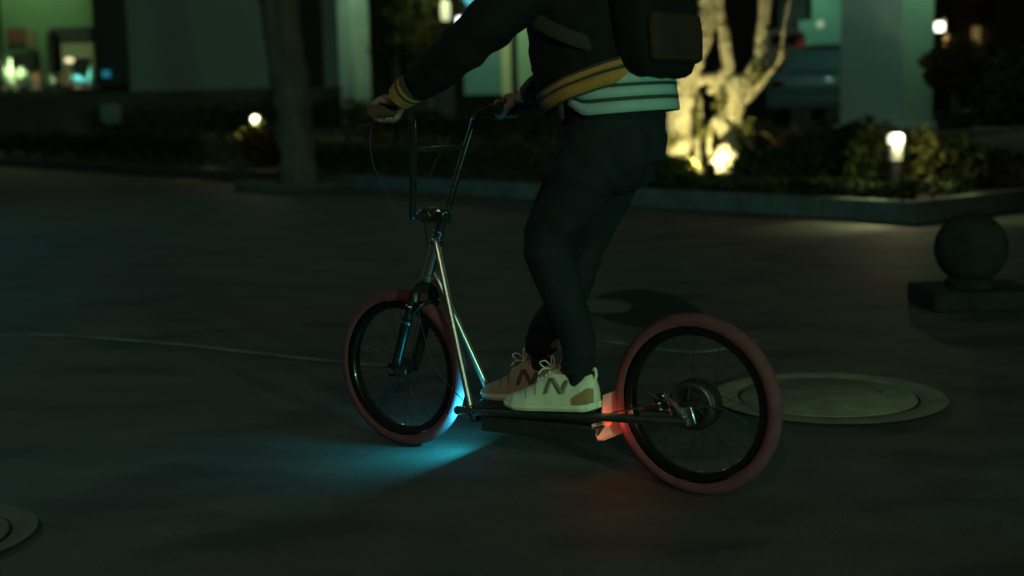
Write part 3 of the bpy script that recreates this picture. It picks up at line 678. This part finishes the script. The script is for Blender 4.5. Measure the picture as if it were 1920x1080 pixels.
MB().lathe([(0,-.035),(.05,-.035),(.066,-.030),(.070,-.022),(.071,.018),(.066,.024),(.050,.027),(.046,.031),(.02,.033),(.018,.05),(0,.05)], c=AXR, axis=(0,1,0), seg=48).build('motor_hub', 'hubblack', wr)
ro_ = MB().lathe([(.048,.036),(.052,.0345),(.064,.0345),(.066,.036),(.064,.0375),(.052,.0375),(.048,.036)], c=AXR, axis=(0,1,0), seg=48)
for k in range(6): a = k*math.pi/3; ro_.tube([AXR+Vector((.018*math.cos(a),.036,.018*math.sin(a))), AXR+Vector((.055*math.cos(a+.5),.036,.055*math.sin(a+.5)))], .003, 6)
ro_.build('brake_disc', 'darksteel', wr)
MB().tube([AXR+Vector((0,-.09,0)), AXR+Vector((0,.09,0))], .006, 10).lathe([(0,.0),(.011,0),(.011,.010),(0,.010)], c=AXR+Vector((0,.078,0)), axis=(0,1,0), seg=6).build('axle', 'steel', wr)
# frame
HT, HB = Vector((.902,0,.662)), Vector((.945,0,.547)); sd = (HT-HB).normalized()
fr = MB().lathe([(.016,0),(.021,.0),(.0215,.012),(.0185,.014),(.0185,.105),(.0215,.107),(.021,.122),(.016,.122)], c=HB, axis=sd, seg=24).build('head_tube', 'chrome', sc)
for sgn, bx, nm in ((1, .735, 0), (-1, .75, 1)):
    top = HT+Vector((-.016, sgn*.016, -.008)) if sgn > 0 else HB+Vector((-.018, -.012, .03))
    dt = MB().tube(arc([top+Vector((.012,-sgn*.006,.022)) if sgn > 0 else top, top, top*.66+Vector((bx, sgn*.066, .172))*.34, top*.33+Vector((bx, sgn*.066, .172))*.67, Vector((bx, sgn*.066, .172))], 6), .0105 if sgn > 0 else .0105, 14).build('down_tube', 'chrome', sc)
    if sgn > 0: MB().lathe([(0,-.004),(.011,-.004),(.013,.0),(.011,.012),(0,.014)], c=(bx-.005,.078,.158), axis=(0,1,0), seg=6).build('bolt', 'steel', dt)
def rz_(x): return .222-.081*x
for sgn in (1, -1):
    ra = MB().tube([(.775, sgn*.066, rz_(.775)), (.3, sgn*.07, rz_(.3)), (-.02, sgn*.082, rz_(-.02))], .0125, 16).build('side_rail', 'rail', sc)
    MB().lathe([(0,0),(.0135,0),(.0135,.014),(.010,.018),(0,.018)], c=(.775,sgn*.066,rz_(.775)), axis=(1,0,-.08), seg=16).build('end_cap', 'satin', ra)
    dr = MB().box((-.012, sgn*.080, .236), (.05, .008, .05), Matrix.Rotation(.3, 3, 'Y')).build('dropout', 'steel' if sgn > 0 else 'satin', sc, bevel=.003)
# cross members, deck and battery case
MB().tube([(.735,-.066,rz_(.735)-.0),(.735,.066,rz_(.735)-.0)], .010, 12).build('cross_tube', 'rail', sc)
MB().tube([(.30,-.07,rz_(.30)),(.30,.07,rz_(.30))], .009, 12).build('cross_tube', 'rail', sc)
rd = Matrix.Rotation(.081, 3, 'Y')
DZ = lambda x: rz_(x)+.0155
MB().box((.52,0,DZ(.52)),(.46,.150,.006),rd).build('deck', 'deck', sc, bevel=.002)
MB().box((.50,0,.131),(.42,.104,.050),Matrix.Rotation(.03,3,'Y')).build('battery_case', 'satin', sc, bevel=.006)
# rear guards lit by the tail light
fl = MB().add([(.308,.052,.170),(.286,.052,.124),(.264,-.05,.132),(.284,-.05,.172)], [(0,1,2,3)]).add([(.286,.052,.124),(.264,-.05,.132),(.252,-.048,.134),(.272,.052,.126)], [(0,1,2,3)])
f_ = fl.build('mud_flap', 'alu', sc, smooth=False); sm_ = f_.modifiers.new('t', 'SOLIDIFY'); sm_.thickness = .003
gu = MB().add([(.270,-.062,.196),(.270,.064,.190),(.266,.056,.262),(.266,-.05,.262)], [(0,1,2,3)])
g_ = gu.build('rear_guard', 'alu', sc, smooth=False); sm_ = g_.modifiers.new('t', 'SOLIDIFY'); sm_.thickness = .0025
MB().box((.258,.046,.176),(.010,.022,.008)).build('tail_light', mat('red_led', (.5,.02,.01), .3, emit=(1.,.10,.03), es=.9), sc, bevel=.001)
lamp('tail_light_source', 'POINT', bw((.236, .050, .182)), .21, (1., .16, .065), size=.006)
# front light under the deck
MB().box((.752,0,.128),(.022,.075,.020)).build('head_light', 'satin', sc, bevel=.003)
hl = lamp('head_light_source', 'AREA', bw((.766, .0, .128)), 4.2, (.02, .76, 1.), aim=bw((.966, .02, .180)), size=.03)
# headset, steerer, stem
MB().lathe([(.023,0),(.024,.004),(.022,.010),(.016,.012)], c=HT, axis=sd, seg=24).build('headset', 'black', sc)
ST = HT+sd*.092
stm = MB().tube([HT+sd*.01, HT+sd*.10], .0165, 20).lathe([(.0175,.0),(.019,.002),(.019,.009),(.0175,.011)], c=HT+sd*.018, axis=sd, seg=20).lathe([(.0175,.0),(.019,.002),(.019,.009),(.0175,.011)], c=HT+sd*.036, axis=sd, seg=20)
CL = Vector((.925,0,.752))
stm.build('steerer', 'black', sc)
MB().box((ST+CL)/2+Vector((0,0,-.0)), ((CL-ST).length+.03,.046,.036), frame_rot(CL-ST)).lathe([(0,-.03),(.021,-.03),(.023,-.026),(.023,.026),(.021,.03),(0,.03)], c=CL, axis=(0,1,0), seg=20).lathe([(0,0),(.02,0),(.02,.008),(0,.01)], c=ST+sd*.018, axis=sd, seg=20).build('stem', 'black', sc, bevel=.003)
# handlebar
hb = []
for sgn in (1, -1):
    hb.append(arc([(.925,0,.752),(.925,sgn*.070,.752),(.921,sgn*.088,.764),(.905,sgn*.100,.83),(.862,sgn*.145,1.01),(.853,sgn*.160,1.052),(.848,sgn*.190,1.070),(.838,sgn*.245,1.074),(.812,sgn*.375,1.078)], 6))
bar = MB(); 
for h_ in hb: bar.tube(h_, .0112, 14)
bar.tube([(.876,-.130,.958),(.876,.130,.958)], .0085, 12); bar = bar.build('handlebar', 'black', sc)
for sgn in (1,-1):
    g = MB().tube([(.838,sgn*.248,1.0742),(.811,sgn*.378,1.0782)], .0165, 18)
    for k in range(9):
        t = k/9+.05; p = Vector((.838-.027*t, sgn*(.248+.13*t), 1.0742+.004*t)); q = Vector((.838-.027*(t+.04), sgn*(.248+.13*(t+.04)), 1.0742+.004*(t+.04))); g.tube([p,q], .0180, 16)
    g.build('grip', mat('worn_red_grip', (.06,.02,.018), .8) if sgn > 0 else 'grip', bar)
    lv = MB().lathe([(.0,-.012),(.019,-.012),(.019,.012),(0,.012)], c=(.842,sgn*.222,1.073), axis=(-.027,sgn*.13,.004), seg=16)
    lv.tube(arc([(.850,sgn*.222,1.066),(.893,sgn*.240,1.050),(.892,sgn*.30,1.040),(.884,sgn*.36,1.034)],5), [.006]*10+[.0045]*6, 8, flat=.6)
    lv.build('brake_lever', 'black', bar)
cb = MB().tube(arc([(.875,.225,1.066),(.96,.215,1.03),(1.0,.17,.92),(.995,.10,.80),(.975,.05,.62),(.985,.03,.54)],6), .0016, 6)
cb.tube(arc([(.875,-.225,1.066),(.97,-.2,1.0),(1.01,-.12,.88),(.985,-.05,.74),(.955,-.03,.62),(.935,-.03,.54)],6), .0016, 6)
cb.tube(arc([(.965,.04,.52),(.90,.045,.30),(.78,.05,.19),(.72,.045,.155)],6), .0016, 6); cb.build('cable', 'grip', sc)
# fork
CR = Vector((.960,0,.500))
fk = MB().tube([HB, CR+sd*.01], .0165, 16).tube(arc([CR+Vector((0,-.052,-.018)),CR+Vector((.0,-.04,.012)),CR+Vector((.0,0,.026)),CR+Vector((.0,.04,.012)),CR+Vector((0,.052,-.018))],5), .020, 14, flat=.8).build('fork', 'forkblack', sc)
for sgn in (1,-1):
    A = CR+Vector((.002,sgn*.052,0)); B = Vector((1.045, sgn*.052, .262)); d = (B-A).normalized()
    lg = MB().tube([A-d*.02, A+d*.085], .0125, 16).build('stanchion', 'steel' if False else 'forkblack', fk)
    lw = MB().lathe([(.0135,.078),(.0195,.080),(.0195,.094),(.0165,.098),(.0155,.16),(.0165,.22),(.017,.245),(.012,.262),(0,.264)], c=A, axis=d, seg=20).box(B+Vector((.010,0,-.006)), (.034,.012,.040)).build('fork_leg', 'forkblack', fk)
    MB().lathe([(0,0),(.011,0),(.011,.010),(0,.012)], c=AXF+Vector((-.004,sgn*.058,0)), axis=(0,sgn,0), seg=6).build('axle_nut', 'steel', fk)
    MB().lathe([(.0128,0),(.0146,.003),(.0128,.006)], c=A+d*.03, axis=d, seg=18).build('collar', 'steel', fk)
    MB().lathe([(.0197,0),(.0206,.004),(.0197,.008)], c=A+d*.083, axis=d, seg=18).build('collar', 'steel', fk)
MB().tube(arc([CR+Vector((.035,-.05,-.085)),CR+Vector((-.02,-.045,-.03)),CR+Vector((-.03,0,-.022)),CR+Vector((-.02,.045,-.03)),CR+Vector((.035,.05,-.085))],6), .007, 10).build('fork_arch', 'forkblack', fk)
MB().box(AXF+Vector((-.035,.058,.002)),(.06,.010,.016)).build('brake_mount', 'satin', fk, bevel=.002)
# rear brake calliper, cables and bolts
ca = MB().box((.068,.052,.268),(.030,.026,.048),Matrix.Rotation(.4,3,'Y')).box((.095,.05,.262),(.03,.012,.014)).build('brake_calliper', 'satin', sc, bevel=.004)
for (x,y,z) in ((.065,.068,.285),(.078,.068,.262),(.100,.058,.256),(.072,.068,.246),(.022,.088,.268),(.008,.088,.248)): MB().lathe([(0,0),(.005,0),(.005,.005),(.003,.007),(0,.007)], c=(x,y,z), axis=(0,1,0), seg=8).build('bolt', 'steel', ca)
MB().tube(arc([(.05,.082,.275),(.03,.092,.285),(.012,.094,.262),(-.005,.094,.246),(-.01,.088,.232)],5), .004, 8).lathe([(.010,0),(.014,.0),(.014,.004),(.010,.004)], c=(.022,.086,.262), axis=(0,1,0), seg=18).build('axle_plate', 'steel', sc)
MB().tube(arc([(-.03,.05,.262),(-.10,.045,.262),(-.155,.04,.240),(-.17,.035,.225)],6), .0025, 6).tube(arc([(.10,.056,.262),(.15,.06,.24),(.2,.062,.225),(.30,.06,.19)],6), .0025, 6).build('cable', 'grip', sc)

# ================================================================== THE RIDER
RBASE = (.42, .01, .205)
rd_ = empty('person', bw(RBASE), 'rider in dark jacket and jeans standing on the scooter deck, leaning on the handlebar', 'person', rz=RZ)
def pb(mb, name, m, parent=rd_, **k): return mb.build(name, m, parent, base=RBASE, **k)
def rem(o_, v, it=6, disp=0., ds=.08, f=.5):
    r = o_.modifiers.new('remesh', 'REMESH'); r.mode = 'VOXEL'; r.voxel_size = v; r.use_smooth_shade = True
    if it: s_ = o_.modifiers.new('smooth', 'SMOOTH'); s_.factor = f; s_.iterations = it
    if disp:
        t = bpy.data.textures.new('folds', 'CLOUDS'); t.noise_scale = ds; t.noise_depth = 2
        d = o_.modifiers.new('folds', 'DISPLACE'); d.texture = t; d.strength = disp; d.mid_level = .5
def hand(mb, sgn):
    # bar axis direction outwards, palm sits above/behind the grip, fingers wrap over the front
    ax = Vector((-.027, sgn*.13, .004)).normalized(); c = Vector((.826, sgn*.305, 1.0762))
    wrist = c+Vector((-.075, sgn*.012, .042))
    mb.tube([wrist+Vector((-.03,0,.012)), wrist, c+Vector((-.035,0,.032)), c+Vector((.0,0,.034))], [(.020,.028),(.019,.028),(.017,.040),(.014,.041)], 14, up=(0,0,1))
    lens_ = [1., 1.08, 1.03, .86]
    for i in range(4):
        o_ = c + ax*(-sgn*0+(-.033+.022*i)*1.0); k = lens_[i if sgn > 0 else i]; r = .0088-.0006*(i == 3)
        pts = []
        for t in (75, 50, 15, -25, -65, -105, -140*1.0):
            a = R_(t); rr = .0285 if t > 40 else .0268; pts.append(o_+Vector((rr*math.cos(a)*1.0, 0, rr*math.sin(a))))
        if k < 1: pts = pts[:-1]
        mb.tube(pts, [r*1.12, r*1.1, r*1.02, r, r*.96, r*.9, r*.75][:len(pts)], 10)
    tb = c-ax*.042 if True else c
    mb.tube([c-ax*.030+Vector((-.045,0,.022)), tb+Vector((-.030,0,.008)), tb+Vector((-.020,0,-.014)), tb+Vector((.002,0,-.027)), tb+Vector((.016,0,-.024))], [.014,.0125,.0105,.0095,.007], 10)
    return wrist
body = MB()
wl = hand(body, 1); wr_ = hand(body, -1)
# torso, neck, head
body.tube(arc([(.255,0,.97),(.25,0,1.05),(.25,0,1.15),(.285,0,1.30),(.315,0,1.44),(.34,0,1.52)],3), [(.08,.115)]*3+[(.088,.125)]*3+[(.095,.125)]*3+[(.11,.145)]*3+[(.10,.15)]*3+[(.05,.09)], 20, up=(1,0,0))
body.tube([(.335,0,1.50),(.365,0,1.56),(.40,0,1.62)], [.06,.052,.05], 14)
HC = Vector((.42,0,1.70)); body.ball(HC, .1, 24, 18, (.98,.78,1.18)).ball(HC+Vector((.045,0,-.055)), .06, 16, 12, (.9,.85,.9)).ball(HC+Vector((.105,0,-.012)), .016, 10, 8, (1,.8,1.5))
for sg in (1,-1): body.ball(HC+Vector((-.005,sg*.08,-.01)), .028, 12, 8, (.6,.35,1)); body.ball(HC+Vector((.082,sg*.032,.008)), .012, 10, 8)
body.tube([HC+Vector((.093,-.022,-.052)),HC+Vector((.100,0,-.052)),HC+Vector((.093,.022,-.052))], .006, 8)
for sg, E_, W_ in ((1, Vector((.452,.325,1.288)), wl), (-1, Vector((.50,-.33,1.29)), wr_)):
    S_ = Vector((.325, sg*.17, 1.475)); body.tube([S_-Vector((0,sg*.06,0)), S_, (S_+E_)/2, E_, (E_*.65+W_*.35), W_-(W_-E_)*.12, W_], [.05,.055,.047,.04,.040,.029,.026], 14)
KN, AN = Vector((.408,.118,.70)), Vector((.335,.076,.335)); KF, AF = Vector((.405,-.075,.675)), Vector((.552,-.052,.315))
for H_, K_, A_ in ((Vector((.265,.072,.96)), KN, AN), (Vector((.275,-.070,.96)), KF, AF)):
    body.tube([H_, (H_+K_)/2+Vector((.01,0,.0)), K_, K_*.65+A_*.35+Vector((-.015,0,0)), A_, A_+Vector((.008,0,-.07))], [.068,.060,.046,.038,.025,.024], 14)
    body.tube([A_+Vector((-.02,0,-.088)), A_+Vector((.05,0,-.088)), A_+Vector((.13,0,-.095))], [.018,.022,.016], 12)
bo_ = pb(body, 'body', 'skin'); rem(bo_, .0048, 3)
hr_ = MB().ball(HC+Vector((-.012,0,.018)), .112, 28, 18, (.98,.82,1.12), lump=.12, ls=5)
hr_.v = [(min(v[0], HC.x+.055+.3*(max(0, v[2]-HC.z-.04))), v[1], max(v[2], HC.z-.07)) for v in hr_.v]; pb(hr_, 'hair', 'hair')
# trousers
tr = MB()
tr.tube(arc([(.247,0,1.075),(.252,0,1.00),(.262,0,.93),(.275,0,.88)],4), [(.135,.156)]*4+[(.148,.162)]*4+[(.120,.145)]*4+[(.075,.11)], 24, up=(1,0,0))
tr.ball((.178,.062,.955), .082, 16, 12, (.85,.9,1.2)).ball((.205,-.058,.960), .080, 16, 12, (.85,.9,1.2))
tr.ball((.212,.064,.915), .080, 16, 12, (.95,.9,1.1)).ball((.245,-.060,.915), .076, 16, 12, (.95,.9,1.1))
def fold(rad, spots):
    out = []
    for i, r in enumerate(rad):
        for (c, a, f) in spots: r += a*math.sin((i-c)*f)*math.exp(-((i-c)/4.)**2)
        out.append(r)
    return out
def rads(keys, n): return [keys[min(int(i/(n-1)*(len(keys)-1)), len(keys)-2)]*(1-(i/(n-1)*(len(keys)-1)-min(int(i/(n-1)*(len(keys)-1)), len(keys)-2)))+keys[min(int(i/(n-1)*(len(keys)-1)), len(keys)-2)+1]*(i/(n-1)*(len(keys)-1)-min(int(i/(n-1)*(len(keys)-1)), len(keys)-2)) for i in range(n)]
Pn = arc([(.250,.078,.96),(.325,.105,.84),KN+Vector((-.006,0,0)),KN*.62+AN*.38+Vector((-.010,0,0)),AN+Vector((0,0,.08)),AN+Vector((.004,0,-.012))],9)
tr.tube(Pn, fold(rads([.100,.096,.084,.071,.065,.059,.052,.048,.050], len(Pn)), [(19,.0035,1.9),(41,.0045,2.1),(5,.003,1.6)]), 28)
Pf = arc([(.262,-.074,.96),(.330,-.085,.84),KF,KF*.55+AF*.45+Vector((-.012,0,0)),AF+Vector((-.01,0,.08)),AF+Vector((-.004,0,.028))],9)
tr.tube(Pf, fold(rads([.094,.088,.078,.067,.061,.056,.050,.046,.048], len(Pf)), [(19,.0035,1.9),(41,.004,2.1)]), 28)
to = pb(tr, 'trousers', 'jean'); rem(to, .006, 6, .009, .055)
# seams, pocket and socks
for A_ in (AN, AF): pb(MB().tube([A_+Vector((-.004,0,.05)), A_+Vector((.0,0,-.03)), A_+Vector((.008,0,-.075))], [.034,.029,.026], 18), 'sock', 'sock')
# shirt hem (striped bands): rings around the waist, tilted
def ring(cx, cz, ax_, ay_, tilt, n=48, yz=0., wob=0., seed=0, side=0.):
    out = []
    for k in range(n):
        t = 2*math.pi*k/n; x = ax_*math.cos(t); y = ay_*math.sin(t)
        wv = 1+wob*mnoise.noise(Vector((math.cos(t)*2, math.sin(t)*2, seed)))
        out.append(Vector((cx+x*wv, y*wv, cz+tilt*x+side*y)))
    return out
def band(name, m, r0, r1, parent=rd_, th=.004, keep=None):
    n = len(r0); mb = MB(); mb.v = [tuple(p) for p in r0+r1]
    for k in range(n):
        k2 = (k+1) % n; c = math.cos(2*math.pi*(k+.5)/n)
        if keep is None or keep(c): mb.f.append((k, k2, n+k2, n+k))
    o_ = pb(mb, name, m, parent); s_ = o_.modifiers.new('t', 'SOLIDIFY'); s_.thickness = th; s_.offset = 0; return o_
def mixr(a, b, t): return [p*(1-t)+q*t for p, q in zip(a, b)]
sh0 = ring(.240, 1.051, .168, .182, -.07, wob=.05, seed=2); sh1 = ring(.245, 1.165, .160, .172, -.06, wob=.05, seed=3)
sh0 = [p+Vector((0, 0, .6*max(0, p.x-.235))) for p in sh0]
smat = mat('pale_teal_knit', (.22,.34,.33), .85, var=.05, scale=30, bump=.4, bscale=300); dmat = mat('navy_stripe', (.012,.03,.032), .85)
shirt = None
for (a, b, mm) in ((0,.27,smat),(.27,.36,dmat),(.36,.60,smat),(.60,.68,dmat),(.68,.92,smat),(.92,1.,dmat)):
    o_ = band('shirt_stripe' if shirt else 'shirt', mm, mixr(sh0, sh1, a), mixr(sh0, sh1, b), shirt or rd_, keep=lambda c: c < .42)
    if shirt is None: shirt = o_
    else: o_.location = (0, 0, 0)
fl0 = ring(.262, 1.045, .165, .178, .0); fl1 = ring(.265, 1.13, .168, .182, -.30)
# jacket: torso + sleeves in one surface
jk = MB()
j0 = ring(.265, 1.098, .172, .188, -.30, wob=.05, seed=6)
j1 = ring(.275, 1.158, .185, .196, -.34, wob=.06, seed=7)
rings_ = [j1, ring(.295, 1.24, .190, .205, -.24), ring(.31, 1.33, .180, .208, -.12), ring(.32, 1.43, .150, .205, -.05), ring(.33, 1.50, .12, .165, 0), ring(.35, 1.545, .075, .085, .1), ring(.365, 1.58, .06, .065, .1)]
jk.loft(rings_)
def sleeve(sg, E_, W_, n_):
    S_ = Vector((.325, sg*.165, 1.465))
    P = arc([S_-Vector((0,sg*.07,-.02)), S_, (S_+E_)/2+Vector((-.01,0,0)), E_, E_*.5+W_*.5+Vector((0,0,-.008)), W_-(W_-E_).normalized()*.05], n_)
    k = len(P); R0 = [.08,.088,.074,.068,.060,.044]; RR = []
    for i in range(k):
        x = i/(k-1)*5; j = min(int(x), 4); r = R0[j]+(R0[j+1]-R0[j])*(x-j); RR.append(r*(1+.045*math.sin(i*1.9)+.05*mnoise.noise(Vector((i*.8, sg*3, 0)))))
    jk.tube(P, RR, 22)
EL, ER = Vector((.452,.325,1.288)), Vector((.50,-.33,1.29))
sleeve(1, EL, wl, 6); sleeve(-1, ER, wr_, 6)
jo = pb(jk, 'jacket', 'jacket'); rem(jo, .008, 5, .016, .06)
ochre = mat('ochre_rib', (.30,.135,.028), .9, var=.1, scale=40, bump=.5, bscale=200); drk = mat('rib_dark', (.02,.018,.013), .9)
hem = None
for (a, b, mm) in ((0.,.08,drk),(.08,.58,ochre),(.58,.70,drk),(.70,.94,ochre),(.94,1.05,drk)):
    o_ = band('hem_rib', mm, [p+Vector((0,0,0)) for p in mixr(j0, j1, a)], mixr(j0, j1, b), hem or jo, .010, keep=(lambda c: c < .60) if mm is ochre else None)
    if hem is None: hem = o_
    if mm is ochre: band('hem_front', drk, mixr(j0, j1, a), mixr(j0, j1, b), hem, .010, keep=lambda c: c >= .60)
    o_.location = (0,0,0)
band('jacket_front', drk, fl0, fl1, jo, .006, keep=lambda c: c > .30)
# cuffs
for sg, E_, W_ in ((1, EL, wl), (-1, ER, wr_)):
    d = (W_-E_).normalized(); cuff = None
    for (a, b, r0, r1, mm) in ((-.058,-.044,.047,.050,drk),(-.044,-.034,.050,.050,ochre),(-.034,-.024,.050,.049,drk),(-.024,.006,.049,.044,ochre),(.006,.014,.044,.036,drk)):
        c_ = MB().tube([W_+d*a, W_+d*b], [(r0*.86, r0),(r1*.86, r1)], 24, up=(0,0,1))
        c_ = pb(c_, 'cuff', mm if sg > 0 else drk, cuff or jo)
        if cuff is None: cuff = c_
# zip and panel of the jacket front
pb(MB().tube(arc([(.402,.172,1.335),(.398,.172,1.27),(.382,.170,1.20),(.362,.162,1.125)],5), .0025, 6), 'piping', mat('grey_piping', (.10,.09,.06), .7), jo)

# shoes
def shoe(heel, toe, zt, m_up, m_em, sgn, lab):
    H_, T_ = Vector(heel), Vector(toe); fx = (T_-H_).normalized(); L = (T_-H_).length; Rm = frame_rot(fx, (0,0,1))
    def P(x, y, z): return H_ + Rm @ Vector((x*L, y, z))
    def half(x):   # half width along the length 0 heel..1 toe
        pts = [(0,.022),(.03,.034),(.12,.043),(.3,.045),(.5,.046),(.68,.050),(.82,.047),(.93,.034),(.98,.020),(1,.008)]
        for (a, wa), (b, wb) in zip(pts, pts[1:]):
            if x <= b: t = (x-a)/(b-a); t = t*t*(3-2*t) if 0 < x < 1 else t; return wa+(wb-wa)*t
        return .008
    def top(x):
        pts = [(0,.088),(.05,.110),(.12,.110),(.22,.108),(.32,.114),(.42,.120),(.55,.098),(.68,.072),(.82,.056),(.93,.046),(1,.030)]
        for (a, wa), (b, wb) in zip(pts, pts[1:]):
            if x <= b: t = (x-a)/(b-a); return wa+(wb-wa)*(t*t*(3-2*t))
        return .02
    xs = [i/40 for i in range(41)]
    def sec(x, k):
        hw = half(x); zt_ = top(x); t = math.pi*k; c = math.cos(t); s_ = math.sin(t)
        nrw = 1-.30*max(0, (zt_-.045)/.055)*s_**1.5
        return P(x, hw*math.copysign(abs(c)**.75, c)*nrw, .018+(zt_-.018)*s_**.8)
    rings_ = [[sec(x, k/18) for k in range(19)]+[P(x, -half(x)*.9, .016), P(x, half(x)*.9, .016)] for x in xs]
    up_ = pb(MB().loft(rings_), 'shoe', m_up); up_['label'] = lab
    s1 = [[P(x, (half(x)+.004)*math.cos(t_)**1, 0) for t_ in (0,)] for x in xs]
    rs = []
    for x in [(-.02+1.035*i/40) for i in range(41)]:
        xx = min(1, max(0, x)); hw = half(xx)+.0045-(.008 if x < 0 or x > 1 else 0); zl = .004+.008*max(0, (x-.8)/.2)+.006*max(0, (.06-x)/.08)
        zt_ = .024+.004*max(0, x-.9)*10+.004*max(0, .1-x)*10
        rs.append([P(x, hw, zt_), P(x, hw+.002, (zl+zt_)/2), P(x, hw-.004, zl), P(x, -hw+.004, zl), P(x, -hw-.002, (zl+zt_)/2), P(x, -hw, zt_)])
    pb(MB().loft(rs), 'sole', 'sole', up_, bevel=.002)
    # heel counter
    hc = [[sec(x, k/18)+(sec(x, k/18)-P(.2, 0, sec(x, k/18).z-H_.z)).normalized()*.0018 for k in range(0, 7)]+[sec(x, k/18)+(sec(x, k/18)-P(.2, 0, sec(x, k/18).z-H_.z)).normalized()*.0018 for k in range(0)] for x in (0,.03,.06,.09,.12,.16)]
    for side in (0, 1):
        ks_ = range(0, 5) if side == 0 else range(18, 13, -1); vs = []; fs = []
        xs2 = (0,.03,.06,.10,.15,.20)
        for i, x in enumerate(xs2):
            for k in ks_:
                kk = k/18*(1-.72*i/5) if side == 0 else 1-(18-k)/18*(1-.72*i/5); q = sec(x, kk); vs.append(q + Rm @ Vector((-.001, .0016*(1 if side == 0 else -1), 0)))
        for i in range(5):
            for k in range(4): a = i*5+k; fs.append((a, a+1, a+6, a+5))
        pb(MB().add(vs, fs), 'heel_patch', 'brownsole', up_)
    # N emblem on both sides (built from three strokes following the side)
    def q(x, h, side):   # h = height 0..1 along the side
        k = .03+.30*h; k = k if side > 0 else 1-k; p = sec(x, k); return p + Rm @ Vector((0, .0022*side, .0008))
    def stroke(x0, h0, x1, h1, wx, side, n=8):
        vs = []; fs = []
        for i in range(n+1):
            t = i/n; x = x0+(x1-x0)*t; h = h0+(h1-h0)*t; vs += [q(x-wx/2, h, side), q(x+wx/2, h, side)]
            if i: fs.append((2*i-2, 2*i-1, 2*i+1, 2*i))
        return vs, fs
    for side in (1, -1):
        n_ = MB()
        # leaning strokes: bottom h=.18, top h=.88 ; letter reads from toe side to heel side on the left shoe flank
        xa, xb, sl, lo_, hi_ = (.465, .295, -.045, .22, .80) 
        n_.add(*stroke(xa, lo_, xa+sl, hi_, .050, side)); n_.add(*stroke(xb, lo_, xb+sl, hi_, .050, side)); n_.add(*stroke(xa+sl, hi_, xb, lo_, .060, side))
        e_ = pb(n_, 'letter_n', m_em, up_); m2 = e_.modifiers.new('t', 'SOLIDIFY'); m2.thickness = .0012; m2.offset = 1
    # overlays: toe cap seam, eyestay, laces
    ov = MB()
    for x in (.62,.72): ov.tube([sec(x-.05*abs(k-9)/9, k/18)+Vector((0,0,.0005)) for k in range(2, 17)], .0016, 6)
    pb(ov, 'seam', m_em, up_)
    lc = MB()
    for i, x in enumerate((.46,.50,.54,.58)):
        lc.tube([sec(x+(.02 if k % 2 else 0)*0, .5-.16+.32*k/6)+Vector((0,0,.003)) for k in range(7)], .0022, 6)
    t0 = sec(.45, .5)
    lc.tube(arc([t0+Vector((0,0,.004)), t0+Vector((.012,.018,.028)), t0+Vector((.030,.022,.022)), t0+Vector((.022,.01,.006)), t0+Vector((0,0,.004))], 6), .0019, 6)
    lc.tube(arc([t0+Vector((0,0,.004)), t0+Vector((.002,-.012,.026)), t0+Vector((.018,-.022,.036)), t0+Vector((.012,-.010,.010)), t0+Vector((0,0,.004))], 6), .0019, 6)
    lc.tube(arc([t0+Vector((0,0,.004)), t0+Vector((.02,.02,.004)), t0+Vector((.03,.03,-.01))], 5), .002, 6)
    pb(lc, 'lace', 'lace', up_)
    # pull tab and tongue
    pb(MB().tube(arc([P(.01,0,.085), P(-.01,0,.105), P(.0,0,.122), P(.02,0,.118)],5), [.003]*16, 6, flat=2.2).tube(arc([P(.40,0,.092), P(.37,0,.112), P(.34,0,.125)],5), [(.004,.020)]*11, 12, up=(1,0,.4)), 'pull_tab', m_up, up_)
    return up_
shoe((.275,.068,DZ(.275)+.002), (.583,.086,DZ(.56)+.002), 0, 'shoe', 'emb', 1, 'cream shoe nearer the camera with a grey letter N')
shoe((.462,-.050,DZ(.462)+.002), (.762,-.040,DZ(.756)+.002), 0, 'shoeb', 'emb2', -1, 'cream shoe on the far foot, darkened as shaded, further forward')

# ================================================================== BACKPACK
PBs = (.09, 0, 1.16); bk = empty('backpack', bw(PBs), 'dark backpack with a brown rear pocket hanging low on the rider\'s back', 'backpack', rz=RZ)
def sup(cx, cz, hx, hy, n=40, e=3.2, tilt=0.):
    out = []
    for k in range(n):
        t = 2*math.pi*k/n; c, s_ = math.cos(t), math.sin(t)
        out.append(Vector((cx+hx*math.copysign(abs(c)**(2/e), c), hy*math.copysign(abs(s_)**(2/e), s_), cz+tilt*hx*math.copysign(abs(c)**(2/e), c))))
    return out
bp_ = MB().loft([sup(.130,1.165,.03,.08,tilt=.2), sup(.120,1.157,.060,.125,tilt=.3), sup(.112,1.185,.070,.150,tilt=.2), sup(.118,1.26,.072,.158), sup(.128,1.40,.076,.158), sup(.160,1.53,.08,.150), sup(.18,1.60,.06,.13), sup(.19,1.625,.03,.08)])
b_ = bp_.build('bag', 'pack', bk, base=PBs); sb = b_.modifiers.new('s', 'SUBSURF'); sb.levels = 1; sb.render_levels = 1
dd = b_.modifiers.new('d', 'DISPLACE'); dd.texture = bpy.data.textures.get('folds') ; dd.strength = .018; dd.mid_level = .5
pk = MB().loft([sup(.058,1.185,.016,.118), sup(.052,1.195,.022,.135), sup(.054,1.27,.022,.138), sup(.058,1.31,.020,.132), sup(.062,1.318,.012,.12)])
pk.build('pocket', 'packp', bk, base=PBs)
for sg in (1,-1):
    ws = MB().tube(arc([(.18,sg*.14,1.225),(.26,sg*.225,1.262),(.36,sg*.235,1.315),(.445,sg*.16,1.375),(.47,sg*.11,1.44),(.42,sg*.10,1.52),(.30,sg*.11,1.565),(.18,sg*.09,1.53)],6), [(.020,.005)]*43, 12, up=(0,0,1))
    ws.build('strap', 'strap', bk, base=PBs)
